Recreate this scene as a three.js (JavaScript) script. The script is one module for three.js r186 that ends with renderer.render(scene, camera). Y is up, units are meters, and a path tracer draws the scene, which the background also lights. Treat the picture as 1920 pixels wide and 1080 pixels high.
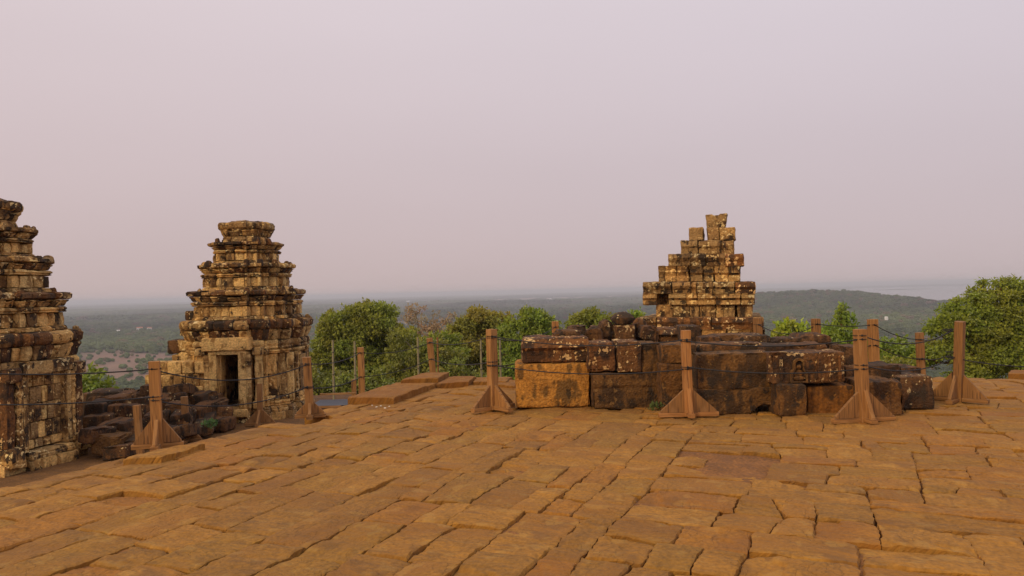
import * as THREE from 'three';
import { mergeGeometries, mergeVertices, toCreasedNormals } from 'three/addons/utils/BufferGeometryUtils.js';
import { ImprovedNoise } from 'three/addons/math/ImprovedNoise.js';

const PN = new ImprovedNoise();
const n3 = (x, y, z) => PN.noise(x, y, z);

/* ------------------------------------------------------------------ camera, sky, sun, exposure */
const scene = new THREE.Scene();
const camera = new THREE.PerspectiveCamera(42, 16 / 9, 0.1, 60000);
camera.position.set(0, 1.6, 0);
camera.rotation.order = 'YXZ';
camera.rotation.x = THREE.MathUtils.degToRad(0.285);
camera.rotation.z = THREE.MathUtils.degToRad(-1.35);
camera.updateMatrixWorld(true);
scene.add(camera);

const renderer = new THREE.WebGLRenderer({ antialias: true });
renderer.toneMapping = THREE.LinearToneMapping;
renderer.toneMappingExposure = 1;
renderer.shadowMap.enabled = true;

{ // hazy evening sky: brightens evenly with height, a trace pinker to the left
  const W = 512, H = 256, a = new Float32Array(W * H * 4);
  for (let j = 0; j < H; j++) {
    const el = ((j + 0.5) / H - 0.5) * Math.PI, s = Math.max(0, Math.sin(el));
    for (let i = 0; i < W; i++) {
      const az = ((i + 0.5) / W - 0.5) * 2 * Math.PI, side = Math.cos(az);   // +1 to the right of the camera
      const o = (j * W + i) * 4;
      a[o] = (0.55 - 0.014 * side) * (1 + 0.85 * s / (1 + 0.3 * s));
      a[o + 1] = (0.438 + 0.006 * side) * (1 + 1.3 * s / (1 + 0.4 * s));
      a[o + 2] = (0.43 + 0.022 * side) * (1 + 1.9 * s / (1 + 0.8 * s));
      const hz = 1 + 0.018 * (n3(Math.cos(az) * 2.2, el * 9, Math.sin(az) * 2.2) + 0.5 * n3(Math.cos(az) * 5, el * 22, Math.sin(az) * 5));   // faint veils of haze
      a[o] *= hz; a[o + 1] *= hz; a[o + 2] *= hz;
      a[o + 3] = 1;
    }
  }
  const t = new THREE.DataTexture(a, W, H, THREE.RGBAFormat, THREE.FloatType);
  t.mapping = THREE.EquirectangularReflectionMapping;
  t.magFilter = t.minFilter = THREE.LinearFilter;
  t.needsUpdate = true;
  scene.background = t;
  scene.environment = t;
}
const sun = new THREE.DirectionalLight(new THREE.Color().setRGB(1, 0.77, 0.43), 1.5);
sun.position.set(-60, 48, 52);
sun.target.position.set(0, 0, -10);
sun.castShadow = true;
sun.shadow.radius = 26;
sun.shadow.mapSize.set(2048, 2048);
Object.assign(sun.shadow.camera, { left: -40, right: 40, top: 40, bottom: -40, near: 1, far: 200 });
scene.add(sun, sun.target);
scene.fog = new THREE.FogExp2(new THREE.Color().setRGB(0.88, 0.92, 1.0), 0.00018);

/* ------------------------------------------------------------------ helpers */
const loose = (g) => g.index ? g.toNonIndexed() : g;
const fb3 = (x, y, z) => n3(x, y, z) + 0.5 * n3(x * 2.1 + 7, y * 2.1, z * 2.1) + 0.25 * n3(x * 4.3, y * 4.3 + 3, z * 4.3);
function rng(seed) { let t = seed >>> 0; return () => { t = (t + 0x6D2B79F5) | 0; let r = Math.imul(t ^ (t >>> 15), 1 | t); r = (r + Math.imul(r ^ (r >>> 7), 61 | r)) ^ r; return ((r ^ (r >>> 14)) >>> 0) / 4294967296; }; }
const lerp = (a, b, t) => a + (b - a) * t, clamp = (x, a, b) => Math.min(b, Math.max(a, x));
const sst = (a, b, x) => { const t = clamp((x - a) / (b - a), 0, 1); return t * t * (3 - 2 * t); };
const V = (x, y, z) => new THREE.Vector3(x, y, z);
const FPX = 540 / Math.tan(THREE.MathUtils.degToRad(21));   // focal length in pixels of the 1920 x 1080 photograph
function ray(px, py) { return V((px - 960) / FPX, -(py - 540) / FPX, -1).applyQuaternion(camera.quaternion); }
function G(px, py, y = 0) { const r = ray(px, py), t = (y - 1.6) / r.y; return V(r.x * t, y, r.z * t); }       // where the sight line meets level y
function D(px, py, d) { const r = ray(px, py), t = d / -r.z; return V(r.x * t, 1.6 + r.y * t, -d); }              // at a distance along the view

const used = {};
function numbered(name) { if (!(name in used)) { used[name] = 0; return name; } return name + '_' + String(++used[name]).padStart(3, '0'); }
function mark(o, label, category, group) { o.userData.label = label; o.userData.category = category; if (group) o.userData.group = group; return o; }
function thing(name, label, category, pos, turn = 0, group) {
  const g = new THREE.Group(); g.name = numbered(name); if (pos) g.position.copy(pos); g.rotation.y = turn; scene.add(g);
  return mark(g, label, category, group);
}
function part(name, geo, m, parent) {
  const o = new THREE.Mesh(geo, m); o.name = name; o.castShadow = o.receiveShadow = true; (parent || scene).add(o); return o;
}
function single(name, geo, m, label, category, group) { const o = part(numbered(name), geo, m); return mark(o, label, category, group); }
function struct(name, geo, m) { const o = part(numbered(name), geo, m); o.userData.kind = 'structure'; return o; }

/* ------------------------------------------------------------------ textures */
const enc = (c) => { c = clamp(c, 0, 1); return 255 * (c <= 0.0031308 ? c * 12.92 : 1.055 * Math.pow(c, 1 / 2.4) - 0.055); };
const PERM = (() => { const r = rng(77), p = Array.from({ length: 256 }, (_, i) => i); for (let i = 255; i > 0; i--) { const j = Math.floor(r() * (i + 1)); [p[i], p[j]] = [p[j], p[i]]; } return Uint8Array.from([...p, ...p]); })();
const GX = new Float32Array(256), GY = new Float32Array(256); for (let i = 0; i < 256; i++) { GX[i] = Math.cos(i * 2.39996); GY[i] = Math.sin(i * 2.39996); }
function pn(x, y, p, q, s) {   // tiling gradient noise with period p along x and q along y
  const xi = Math.floor(x), yi = Math.floor(y), fx = x - xi, fy = y - yi;
  const x0 = ((xi % p) + p) % p, x1 = (x0 + 1) % p, y0 = ((yi % q) + q) % q, y1 = (y0 + 1) % q;
  const h = (a, b) => PERM[(PERM[(a + s) & 255] + b + (a >> 8) * 31) & 255];
  const u = fx * fx * fx * (fx * (fx * 6 - 15) + 10), v = fy * fy * fy * (fy * (fy * 6 - 15) + 10);
  const g = (k, dx, dy) => GX[k] * dx + GY[k] * dy;
  const a = g(h(x0, y0), fx, fy), b = g(h(x1, y0), fx - 1, fy), c = g(h(x0, y1), fx, fy - 1), d = g(h(x1, y1), fx - 1, fy - 1);
  return 1.5 * lerp(lerp(a, b, u), lerp(c, d, u), v);
}
function fbm(u, v, f, oct, s, fy) { let a = 1, r = 0, p = f, q = fy || f; for (let i = 0; i < oct; i++) { r += a * pn(u * p, v * q, p, q, s + i * 17); a *= 0.55; p *= 2; q *= 2; } return r; }
function tex(size, fn, color = true) {
  const d = new Uint8Array(size * size * 4), c = [0, 0, 0];
  for (let j = 0; j < size; j++) for (let i = 0; i < size; i++) {
    fn((i + 0.5) / size, (j + 0.5) / size, c);
    const o = (j * size + i) * 4;
    for (let k = 0; k < 3; k++) d[o + k] = color ? enc(c[k]) : clamp(c[k], 0, 1) * 255;
    d[o + 3] = 255;
  }
  const t = new THREE.DataTexture(d, size, size);
  t.wrapS = t.wrapT = THREE.RepeatWrapping; t.magFilter = THREE.LinearFilter; t.minFilter = THREE.LinearMipmapLinearFilter; t.generateMipmaps = true;
  if (color) t.colorSpace = THREE.SRGBColorSpace;
  t.needsUpdate = true; return t;
}
const mix3 = (c, k, t) => { c[0] += (k[0] - c[0]) * t; c[1] += (k[1] - c[1]) * t; c[2] += (k[2] - c[2]) * t; };
// weathered sandstone: a base tone, brown stains, black crust and pale lichen with ragged outlines
function stoneTex(size, o, s) {
  return tex(size, (u, v, c) => {
    const big = fbm(u, v, 3, 3, s), mid = fbm(u, v, 9, 4, s + 40), fine = fbm(u, v, 48, 2, s + 90), streak = fbm(u, v, 14, 3, s + 130, 4);
    const g = 1 + 0.22 * mid + 0.3 * fine;
    c[0] = o.base[0] * g; c[1] = o.base[1] * g; c[2] = o.base[2] * g;
    mix3(c, o.stain, o.stainK * sst(o.stainT - 0.12, o.stainT + 0.22, 0.55 * big + 0.4 * streak + 0.25 * mid));
    mix3(c, o.crust, 0.92 * sst(o.crustT - 0.06, o.crustT + 0.08, 0.3 * big + 0.42 * fbm(u, v, 9, 5, s + 150) + 0.3 * streak + 0.2 * fine));
    const w = 0.6 * fbm(u, v, 20, 4, s + 200) + 0.25 * fine + 0.42 * fbm(u, v, 4, 2, s + 230);
    mix3(c, o.pale, o.paleK * sst(o.paleT, o.paleT + 0.1, w));
    c[0] *= 1.06; c[1] *= o.warm || 0.88; c[2] *= 0.6;
  });
}
const TILE = 1.7;   // metres that one repeat of a stone texture covers
const CRUST = [0.034, 0.022, 0.016], PALE = [0.62, 0.52, 0.38];
const T = {
  pale: stoneTex(1024, { warm: 0.98, base: [0.66, 0.465, 0.28], stain: [0.22, 0.115, 0.045], stainK: 0.8, stainT: 0.12, crust: CRUST, crustT: 0.46, pale: [0.72, 0.56, 0.33], paleK: 0.6, paleT: 0.45 }, 3),
  mixed: stoneTex(1024, { warm: 0.97, base: [0.47, 0.31, 0.17], stain: [0.13, 0.068, 0.03], stainK: 0.9, stainT: 0.04, crust: CRUST, crustT: 0.19, pale: [0.82, 0.7, 0.54], paleK: 0.85, paleT: 0.36 }, 31),
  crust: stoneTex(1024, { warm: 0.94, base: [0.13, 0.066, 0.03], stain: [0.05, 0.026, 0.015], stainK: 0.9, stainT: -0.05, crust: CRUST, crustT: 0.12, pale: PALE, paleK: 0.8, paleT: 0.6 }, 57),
  spotted: stoneTex(1024, { base: [0.15, 0.075, 0.028], stain: [0.055, 0.03, 0.016], stainK: 0.9, stainT: -0.05, crust: CRUST, crustT: 0.2, pale: [0.6, 0.48, 0.3], paleK: 0.9, paleT: 0.34 }, 91),
  brown: stoneTex(1024, { warm: 0.93, base: [0.15, 0.076, 0.024], stain: [0.055, 0.03, 0.013], stainK: 0.9, stainT: 0.0, crust: CRUST, crustT: 0.3, pale: [0.3, 0.18, 0.07], paleK: 0.5, paleT: 0.55 }, 121),
  weathered: stoneTex(1024, { warm: 0.95, base: [0.34, 0.222, 0.125], stain: [0.11, 0.062, 0.03], stainK: 0.88, stainT: 0.0, crust: CRUST, crustT: 0.24, pale: [0.72, 0.58, 0.38], paleK: 0.8, paleT: 0.4 }, 181),
  orange: stoneTex(1024, { base: [0.44, 0.23, 0.05], stain: [0.1, 0.062, 0.02], stainK: 0.85, stainT: 0.2, crust: [0.05, 0.035, 0.016], crustT: 0.6, pale: [0.5, 0.3, 0.1], paleK: 0.3, paleT: 0.5 }, 151),
  paving: tex(1024, (u, v, c) => {
    const big = fbm(u, v, 2, 3, 5), mid = fbm(u, v, 8, 4, 60), fine = fbm(u, v, 64, 2, 110), st = fbm(u, v, 5, 3, 180, 22);
    const g = 1 + 0.14 * mid + 0.22 * fine + 0.1 * st;
    c[0] = 0.272 * g; c[1] = 0.128 * g; c[2] = 0.027 * g;
    mix3(c, [0.23, 0.098, 0.024], 0.5 * sst(-0.1, 0.5, big + 0.3 * mid));
    mix3(c, [0.15, 0.072, 0.025], 0.6 * sst(0.25, 0.7, 0.6 * fbm(u, v, 6, 4, 240) + 0.5 * st));
    mix3(c, [0.36, 0.2, 0.068], 0.4 * sst(0.35, 0.8, fbm(u, v, 11, 3, 300) + 0.3 * st));
    c[0] *= 1.13; c[1] *= 1.07; c[2] *= 0.62;
  }),
  dirt: tex(512, (u, v, c) => {
    const mid = fbm(u, v, 7, 4, 19), fine = fbm(u, v, 50, 2, 71), g = 1 + 0.2 * mid + 0.35 * fine;
    c[0] = 0.225 * g; c[1] = 0.1 * g; c[2] = 0.028 * g;
    mix3(c, [0.17, 0.08, 0.036], 0.6 * sst(0.1, 0.6, fbm(u, v, 4, 3, 160)));
    c[1] *= 0.9; c[2] *= 0.6;
  }),
  wood: tex(512, (u, v, c) => {
    const ring = fbm(u, v, 7, 4, 41, 1), fine = fbm(u, v, 90, 2, 83, 3), g = 1 + 0.16 * ring + 0.25 * fine;
    c[0] = 0.27 * g; c[1] = 0.15 * g; c[2] = 0.068 * g;
    mix3(c, [0.34, 0.21, 0.12], 0.5 * sst(0.1, 0.6, fbm(u, v, 6, 3, 140, 2)));
    mix3(c, [0.085, 0.043, 0.024], 0.7 * sst(0.45, 0.7, fbm(u, v, 30, 2, 200, 2) + 0.2 * fine));
    c[0] *= 1.38; c[1] *= 1.2; c[2] *= 0.72;
  }),
  rockBump: tex(1024, (u, v, c) => { const h = 0.5 + 0.22 * fbm(u, v, 8, 6, 9) + 0.1 * fbm(u, v, 60, 2, 99); c[0] = c[1] = c[2] = h; }, false),
  paveBump: tex(1024, (u, v, c) => {
    const st = fbm(u, v, 5, 4, 25, 16), m = fbm(u, v, 9, 5, 66), f = fbm(u, v, 70, 2, 120);
    const w = 0.5 + 0.42 * fbm(u, v, 3, 5, 210, 6), led = (Math.floor(6 * w) + sst(0.8, 1, 6 * w - Math.floor(6 * w))) / 6;
    const cr = fbm(u, v, 3, 5, 310, 5), crack = sst(0.035, 0.0, Math.abs(cr)) * sst(-0.1, 0.25, fbm(u, v, 3, 2, 350));
    c[0] = c[1] = c[2] = 0.25 + 0.42 * led + 0.09 * st + 0.1 * m + 0.06 * f - 0.14 * crack;
  }, false),
  woodBump: tex(512, (u, v, c) => { c[0] = c[1] = c[2] = 0.5 + 0.25 * fbm(u, v, 60, 3, 15, 2); }, false),
};
const mat = (o) => new THREE.MeshStandardMaterial({ roughness: 0.95, metalness: 0, ...o });
const tone = (r, g, b) => new THREE.Color().setRGB(r, g, b);
const M = {};
for (const k of ['pale', 'mixed', 'weathered', 'crust', 'spotted', 'brown', 'orange']) {
  M[k] = [[1, 1, 1], [0.84, 0.84, 0.86], [1.1, 1.04, 0.94], [0.95, 0.88, 0.8]].map((c, i) => mat({ map: T[k], bumpMap: T.rockBump, bumpScale: 0.05, color: tone(...c), name: k + '_stone_' + i }));
}
M.paving = [[1, 1, 1], [0.88, 0.9, 0.95], [1.06, 1.06, 1.03], [1.0, 0.93, 0.84], [0.94, 0.98, 0.92], [1.1, 1.11, 1.12], [0.87, 0.87, 0.9]].map((c) => mat({ map: T.paving, bumpMap: T.paveBump, bumpScale: 0.035, color: tone(...c) }));
M.dirt = mat({ map: T.dirt, bumpMap: T.rockBump, bumpScale: 0.02 });
M.wood = [[0.92, 0.87, 0.84], [0.7, 0.67, 0.68], [1.02, 0.9, 0.84]].map((c) => mat({ map: T.wood, bumpMap: T.woodBump, bumpScale: 0.006, color: tone(...c), roughness: 0.85 }));
M.rope = mat({ color: tone(0.012, 0.011, 0.012), roughness: 0.7 });
M.bamboo = mat({ color: tone(0.26, 0.22, 0.12), roughness: 0.7 });
M.black = mat({ color: tone(0.02, 0.014, 0.01) });

/* ------------------------------------------------------------------ stone shapes */
function boxUV(g, ou = 0, ov = 0, tile = TILE) {   // uv in metres from the side each triangle faces
  const p = g.attributes.position, uv = new Float32Array(p.count * 2), a = V(), b = V(), c = V(), n = V();
  for (let i = 0; i < p.count; i += 3) {
    a.fromBufferAttribute(p, i); b.fromBufferAttribute(p, i + 1); c.fromBufferAttribute(p, i + 2);
    n.copy(b).sub(a).cross(c.clone().sub(a));
    const x = Math.abs(n.x), y = Math.abs(n.y), z = Math.abs(n.z);
    [a, b, c].forEach((q, k) => {
      const [s, t] = y >= x && y >= z ? [q.x, q.z] : x >= z ? [q.z, q.y] : [q.x, q.y];
      uv[(i + k) * 2] = s / tile + ou; uv[(i + k) * 2 + 1] = t / tile + ov;
    });
  }
  g.setAttribute('uv', new THREE.BufferAttribute(uv, 2)); return g;
}
function blockGeo(w, h, d, o = {}) {   // a weathered block: rounded arrises, uneven faces, chipped corners
  const seg = o.seg || 0.07, r = Math.min(o.round ?? 0.022, w / 2.2, h / 2.2, d / 2.2), amp = o.amp ?? 0.012, s = o.seed || 0, f = o.freq || 4;
  const k = (x) => clamp(Math.round(x / seg), 2, 16);
  let g = new THREE.BoxGeometry(w, h, d, k(w), k(h), k(d)); g.deleteAttribute('uv'); g.deleteAttribute('normal'); g = mergeVertices(g, 1e-4);
  const p = g.attributes.position, q = V(), c = V(), e = V();
  const snap = (x, L, n) => { const k = Math.round((x / L + 0.5) * n); return k === 1 ? -L / 2 + r : k === n - 1 ? L / 2 - r : x; }, nx = k(w), ny = k(h), nz = k(d);
  for (let i = 0; i < p.count; i++) {
    q.fromBufferAttribute(p, i);
    if (nx > 2) q.x = snap(q.x, w, nx); if (ny > 2) q.y = snap(q.y, h, ny); if (nz > 2) q.z = snap(q.z, d, nz);
    const ex = Math.abs(q.x) > w / 2 - 1e-4, ey = Math.abs(q.y) > h / 2 - 1e-4, ez = Math.abs(q.z) > d / 2 - 1e-4;
    c.set(clamp(q.x, r - w / 2, w / 2 - r), clamp(q.y, r - h / 2, h / 2 - r), clamp(q.z, r - d / 2, d / 2 - r));
    e.copy(q).sub(c).normalize();
    q.copy(c).addScaledVector(e, r);
    if (o.shape) o.shape(q, w, h, d);
    const X = q.x + s * 3.17, Y = q.y + s * 1.91, Z = q.z + s * 2.3;
    let disp = amp * fb3(X * f, Y * f, Z * f) + amp * 0.5 * fb3(X * f * 3.3, Y * f * 3.3, Z * f * 3.3);
    if (ex + ey + ez > 1) { const ch = n3(X * 2.7 + 9, Y * 2.7, Z * 2.7); disp -= (o.chip ?? 0.04) * Math.max(0, ch - 0.12) * 2; }
    q.addScaledVector(e, disp);
    p.setXYZ(i, q.x, q.y, q.z);
  }
  g = toCreasedNormals(g, o.crease ?? 0.5);
  return boxUV(g, (s * 0.377) % 1, (s * 0.713) % 1);
}
const tri = (w, h, t) => { const s = new THREE.Shape(); s.moveTo(0, 0); s.lineTo(w, 0); s.lineTo(w, 0.015); s.lineTo(0.0, h); s.closePath(); const g = new THREE.ExtrudeGeometry(s, { depth: t, bevelEnabled: true, bevelSize: 0.003, bevelThickness: 0.003, bevelSegments: 1 }); g.translate(0, 0, -t / 2); return g; };

/* ------------------------------------------------------------------ the land: one sheet from the temple hill to the horizon */
const PLAIN = -68, FAR = 18000;
function landY(x, z) {
  const r = Math.hypot(x, z + 6);
  let y = lerp(-3.2, PLAIN, sst(16, 175, r)) ;
  if (r < 26) y = Math.min(y, -2.2 - 0.06 * r);
  y += sst(30, 120, r) * 2.2 * n3(x / 60, z / 60, 1.5);
  // wooded ridge to the right
  const hx = x - 900, hz = z + 2150, wide = hx > 0 ? 190 : 430;
  y += (44 + 6 * n3(x / 120, z / 200, 3)) * Math.exp(-Math.pow(Math.abs(hx) / wide, 2.2) - Math.pow(hz / 420, 2));
  y += sst(1500, 3500, r) * 7 * Math.max(0, n3(x / 900, z / 1300, 6.1));
  return y;
}
// fields, water and woods by direction (px at which the camera sees it) and distance
const seen = (x, z) => { const d = -z; return d > 1 ? [960 + FPX * x / d, d] : [9999, 1]; };
function field(x, z) {
  const [px, d] = seen(x, z), n = n3(x / 130, z / 170, 4.2) + 0.5 * n3(x / 45, z / 60, 8.1);
  let f = 0;
  f = Math.max(f, sst(0.25, 0.5, 1.25 - Math.hypot((px - 225) / 150, (d - 820) / 260) + 0.4 * n));
  f = Math.max(f, sst(0.2, 0.5, 1.0 - Math.hypot((px - 1030) / 330, (d - 6300) / 2500) + 0.2 * n));
  f = Math.max(f, sst(0.2, 0.5, 0.8 - Math.hypot((px - 1650) / 60, (d - 1000) / 120) + 0.5 * n));
  f = Math.max(f, 0.55 * sst(0.34, 0.6, n3(x / 380, z / 700, 2.7) + 0.35 * n));
  return d < 250 ? 0 : f;
}
const LAKE = (x, z) => { const [px, d] = seen(x, z); return d > 2450 + 120 * n3(x / 300, z / 300, 3.3) && d < 11500 + 900 * n3(x / 1500, 2.2, z / 1500) && px > 1570 + 60 * n3(d / 800, 1.1, 5) && px < 2600; };
{
  const NA = 220, NR = 190, pos = [], col = [], uv = [], idx = [];
  for (let j = 0; j <= NR; j++) {
    const r = 9 * Math.pow(FAR / 9, j / NR);
    for (let i = 0; i <= NA; i++) {
      const a = i / NA * Math.PI * 2, x = r * Math.sin(a), z = -6 - r * Math.cos(a), y = landY(x, z);
      pos.push(x, y, z); uv.push(x / 14, z / 14);
      const f = field(x, z), n = n3(x / 30, z / 30, 7), k = n3(x / 400, z / 400, 1.2);
      const c = [lerp(0.055, 0.22, f) * (1 + 0.25 * n), lerp(0.06, 0.13, f) * (1 + 0.2 * n + 0.15 * k), lerp(0.03, 0.085, f) * (1 + 0.2 * n)];
      col.push(...c);
    }
  }
  for (let j = 0; j < NR; j++) for (let i = 0; i < NA; i++) { const a = j * (NA + 1) + i, b = a + 1, c = a + NA + 1, d = c + 1; idx.push(a, b, c, b, d, c); }
  const g = new THREE.BufferGeometry();
  g.setAttribute('position', new THREE.Float32BufferAttribute(pos, 3)); g.setAttribute('color', new THREE.Float32BufferAttribute(col, 3)); g.setAttribute('uv', new THREE.Float32BufferAttribute(uv, 2));
  g.setIndex(idx); g.computeVertexNormals();
  struct('ground', g, mat({ vertexColors: true, bumpMap: T.rockBump, bumpScale: 0.6, roughness: 1 }));
}
{ // the lake beyond the ridge
  const pos = [], idx = [], N = 60, L = 40;
  for (let j = 0; j <= L; j++) for (let i = 0; i <= N; i++) {
    const d = 2380 * Math.pow(4.9, j / L), px = lerp(1575, 2600, i / N) + (i === 0 ? 50 * n3(d / 700, 1, 5) : 0);
    const dd = d + (j === 0 || j === L ? 0.05 * d * n3(px / 40, j, 2) : 0);
    pos.push((px - 960) / FPX * dd, PLAIN + 2.6, -dd);
  }
  for (let j = 0; j < L; j++) for (let i = 0; i < N; i++) { const a = j * (N + 1) + i; idx.push(a, a + 1, a + N + 1, a + 1, a + N + 2, a + N + 1); }
  const g = new THREE.BufferGeometry(); g.setAttribute('position', new THREE.Float32BufferAttribute(pos, 3)); g.setIndex(idx); g.computeVertexNormals();
  struct('lake_water', g, mat({ color: tone(0.12, 0.13, 0.14), roughness: 0.12 }));
}

/* ------------------------------------------------------------------ the woods on the plain */
function crownGeo(seed, lumps, flat) {
  let g = new THREE.IcosahedronGeometry(0.5, 5); g.deleteAttribute('uv'); g.deleteAttribute('normal'); g = mergeVertices(g, 1e-4);
  const p = g.attributes.position, q = V();
  for (let i = 0; i < p.count; i++) {
    q.fromBufferAttribute(p, i); const n = q.clone().normalize();
    const d = 0.85 + 0.32 * n3(n.x * lumps + seed, n.y * lumps, n.z * lumps) + 0.28 * n3(n.x * lumps * 2.4, n.y * lumps * 2.4 + seed, n.z * lumps * 2.4) + 0.14 * n3(n.x * 13, n.y * 13, n.z * 13 + seed);
    q.multiplyScalar(d); q.y = Math.max(q.y, -0.35) * flat; p.setXYZ(i, q.x, q.y, q.z);
  }
  return toCreasedNormals(g, 0.35);
}
{
  const R = rng(11), lists = [[], [], [], []], far = [[], []];
  const put = (list, x, z, w, h) => {
    const y = landY(x, z);
    list.push([new THREE.Matrix4().compose(V(x, y + h * 0.42, z), new THREE.Quaternion().setFromAxisAngle(V(0, 1, 0), R() * 6.28), V(w, h, w)), x, z]);
  };
  for (let i = 0; i < 190000; i++) {
    const d = 190 * Math.pow(2900 / 190, Math.pow(R(), 0.62)), x = d * 0.78 * (2 * R() - 1), z = -d;
    if (LAKE(x, z)) continue;
    const f = field(x, z), dens = 0.62 + 0.5 * n3(x / 160, z / 160, 3.1);
    if (R() > (f > 0.4 ? 0.035 : dens)) continue;
    const s = (f > 0.4 ? 0.65 : 1) * (6 + 8 * R() * R() + 12 * Math.max(0, n3(x / 140, z / 140, 6)));
    put(lists[Math.floor(R() * 4)], x, z, s * (0.85 + 0.4 * R()), s * (0.75 + 0.35 * R()));
  }
  for (let i = 0; i < 110000; i++) {
    const d = 2500 * Math.pow(FAR * 0.97 / 2500, R()), x = d * 0.78 * (2 * R() - 1), z = -d;
    if (LAKE(x, z)) continue;
    const f = field(x, z); if (f > 0.3 && R() > 0.02) continue;
    const w = Math.min(68, d / 2500 * (14 + 26 * R())); put(far[i % 2], x, z, w * 1.6, 7 + 8 * R() + 22 * Math.max(0, n3(x / 900, z / 900, 2.2)));
  }
  const m = mat({ color: tone(1, 1, 1), roughness: 1 });
  const wood = new THREE.Group(); wood.name = 'forest'; wood.userData = { kind: 'stuff', label: 'hazy green forest spreading over the plain to the horizon', category: 'forest' }; scene.add(wood);
  [...lists, ...far].forEach((l, k) => {
    const im = new THREE.InstancedMesh(crownGeo(k * 5.3 + 1, 2.2 + 0.3 * k, 0.9), m, l.length), c = new THREE.Color();
    l.forEach(([mx, x, z], i) => {
      im.setMatrixAt(i, mx);
      const t = 0.8 * n3(x / 70, z / 70, 9.4) + 1.9 * n3(x / 420, z / 700, 5.4) + 1.2 * n3(x / 1300, z / 2600, 3.4) + 1.1 * (R() - 0.5), dry = R() < 0.1 ? 1 : 0;
      c.setRGB(Math.max(0.018, 0.048 + 0.03 * t) + 0.05 * dry, Math.max(0.026, 0.064 + 0.036 * t) - 0.004 * dry, Math.max(0.014, 0.028 + 0.01 * t) + 0.02 * dry); im.setColorAt(i, c);
    });
    im.name = 'treetops'; im.castShadow = im.receiveShadow = true; im.userData.kind = 'stuff'; wood.add(im);
  });
}
{ // pale far-off buildings
  const wall = mat({ color: tone(0.8, 0.78, 0.76) }), red = mat({ color: tone(0.42, 0.16, 0.1) });
  const H = [[148, 689, 7, 'small white house at the edge of the red field'], [262, 621, 12, 'pale long house with pinkish roof in the left woods'], [280, 620, 9, 'small pale house right of the long one in the left woods'], [222, 624, 6, 'tiny pale hut in the left woods'],
    [641, 572, 22, 'white building far off above the left treetops'], [604, 632, 9, 'low white building beside the left green tree'], [765, 568, 30, 'white hall at the left end of the far red field'], [808, 569, 34, 'white hall on the near edge of the far red field'], [1030, 566, 60, 'long pale building on the far red field'], [1662, 600, 5, 'tiny white hut on the slope of the ridge']];
  for (const [px, py, w, label] of H) {
    const p = G(px, py, PLAIN + (px > 1600 ? 10 : 4)), t = thing('house', label, 'house', p, 0.2 + px * 0.001);
    const h = Math.min(w * 0.35, 7) + 3;
    part('wall', new THREE.BoxGeometry(w, h, w * 0.5).translate(0, h / 2, 0), wall, t);
    const s = new THREE.Shape(); s.moveTo(-w * 0.3, 0); s.lineTo(w * 0.3, 0); s.lineTo(0, w * 0.16); s.closePath();
    part('roof', new THREE.ExtrudeGeometry(s, { depth: w * 1.06, bevelEnabled: false }).translate(0, h + 0.03, -w * 0.53).rotateY(Math.PI / 2), px === 262 || px === 280 ? red : wall, t);
    for (const k of [-0.3, 0, 0.3]) part('window', new THREE.BoxGeometry(w * 0.12, h * 0.3, 0.1).translate(w * k, h * 0.55, w * 0.25 + 0.02), M.black, t);
  }
}

/* ------------------------------------------------------------------ trees on the temple hill */
function tuftGeo(n, L, W, seed) {   // a spray of small bent leaves
  const R = rng(seed), gs = [];
  for (let i = 0; i < n; i++) {
    const g = new THREE.BufferGeometry(), l = L * (0.7 + 0.6 * R()), w = W * (0.7 + 0.6 * R());
    g.setAttribute('position', new THREE.Float32BufferAttribute([0, 0, 0, -w / 2, l * 0.5, 0.05 * l, 0, l, -0.12 * l, w / 2, l * 0.5, 0.05 * l], 3)); g.setIndex([0, 3, 1, 1, 3, 2]);
    g.rotateX((R() - 0.5) * 2.6); g.rotateY(R() * 6.28); g.rotateZ((R() - 0.5) * 2.6); g.translate((R() - 0.5) * L * 1.3, (R() - 0.5) * L, (R() - 0.5) * L * 1.3);
    gs.push(g);
  }
  const g = mergeGeometries(gs); g.computeVertexNormals(); return g;
}
const TUFT = [tuftGeo(6, 0.17, 0.09, 5), tuftGeo(6, 0.22, 0.12, 6)];
let tufts = 0;
function scatter(src, mats, cols) {   // copies of one small shape as one mesh
  const sp = src.attributes.position.array, sn = src.attributes.normal.array, si = src.index.array, nv = sp.length / 3, N = mats.length;
  const P = new Float32Array(N * sp.length), Q = new Float32Array(N * sp.length), C = new Float32Array(N * sp.length), I = new Uint32Array(N * si.length);
  for (let k = 0; k < N; k++) {
    const e = mats[k].elements, o = k * sp.length, c = cols[k], s = Math.hypot(e[0], e[1], e[2]);
    for (let i = 0; i < sp.length; i += 3) {
      const x = sp[i], y = sp[i + 1], z = sp[i + 2], a = sn[i], b = sn[i + 1], d = sn[i + 2];
      for (let r = 0; r < 3; r++) { P[o + i + r] = e[r] * x + e[4 + r] * y + e[8 + r] * z + e[12 + r]; Q[o + i + r] = (e[r] * a + e[4 + r] * b + e[8 + r] * d) / s; C[o + i + r] = c[r]; }
    }
    for (let i = 0; i < si.length; i++) I[k * si.length + i] = si[i] + k * nv;
  }
  const g = new THREE.BufferGeometry(); g.setAttribute('position', new THREE.BufferAttribute(P, 3)); g.setAttribute('normal', new THREE.BufferAttribute(Q, 3)); g.setAttribute('color', new THREE.BufferAttribute(C, 3)); g.setIndex(new THREE.BufferAttribute(I, 1)); return g;
}
const leafMat = new THREE.MeshPhysicalMaterial({ vertexColors: true, color: 0xffffff, roughness: 0.9, transmission: 0.35, thickness: 0, side: THREE.DoubleSide });
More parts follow.
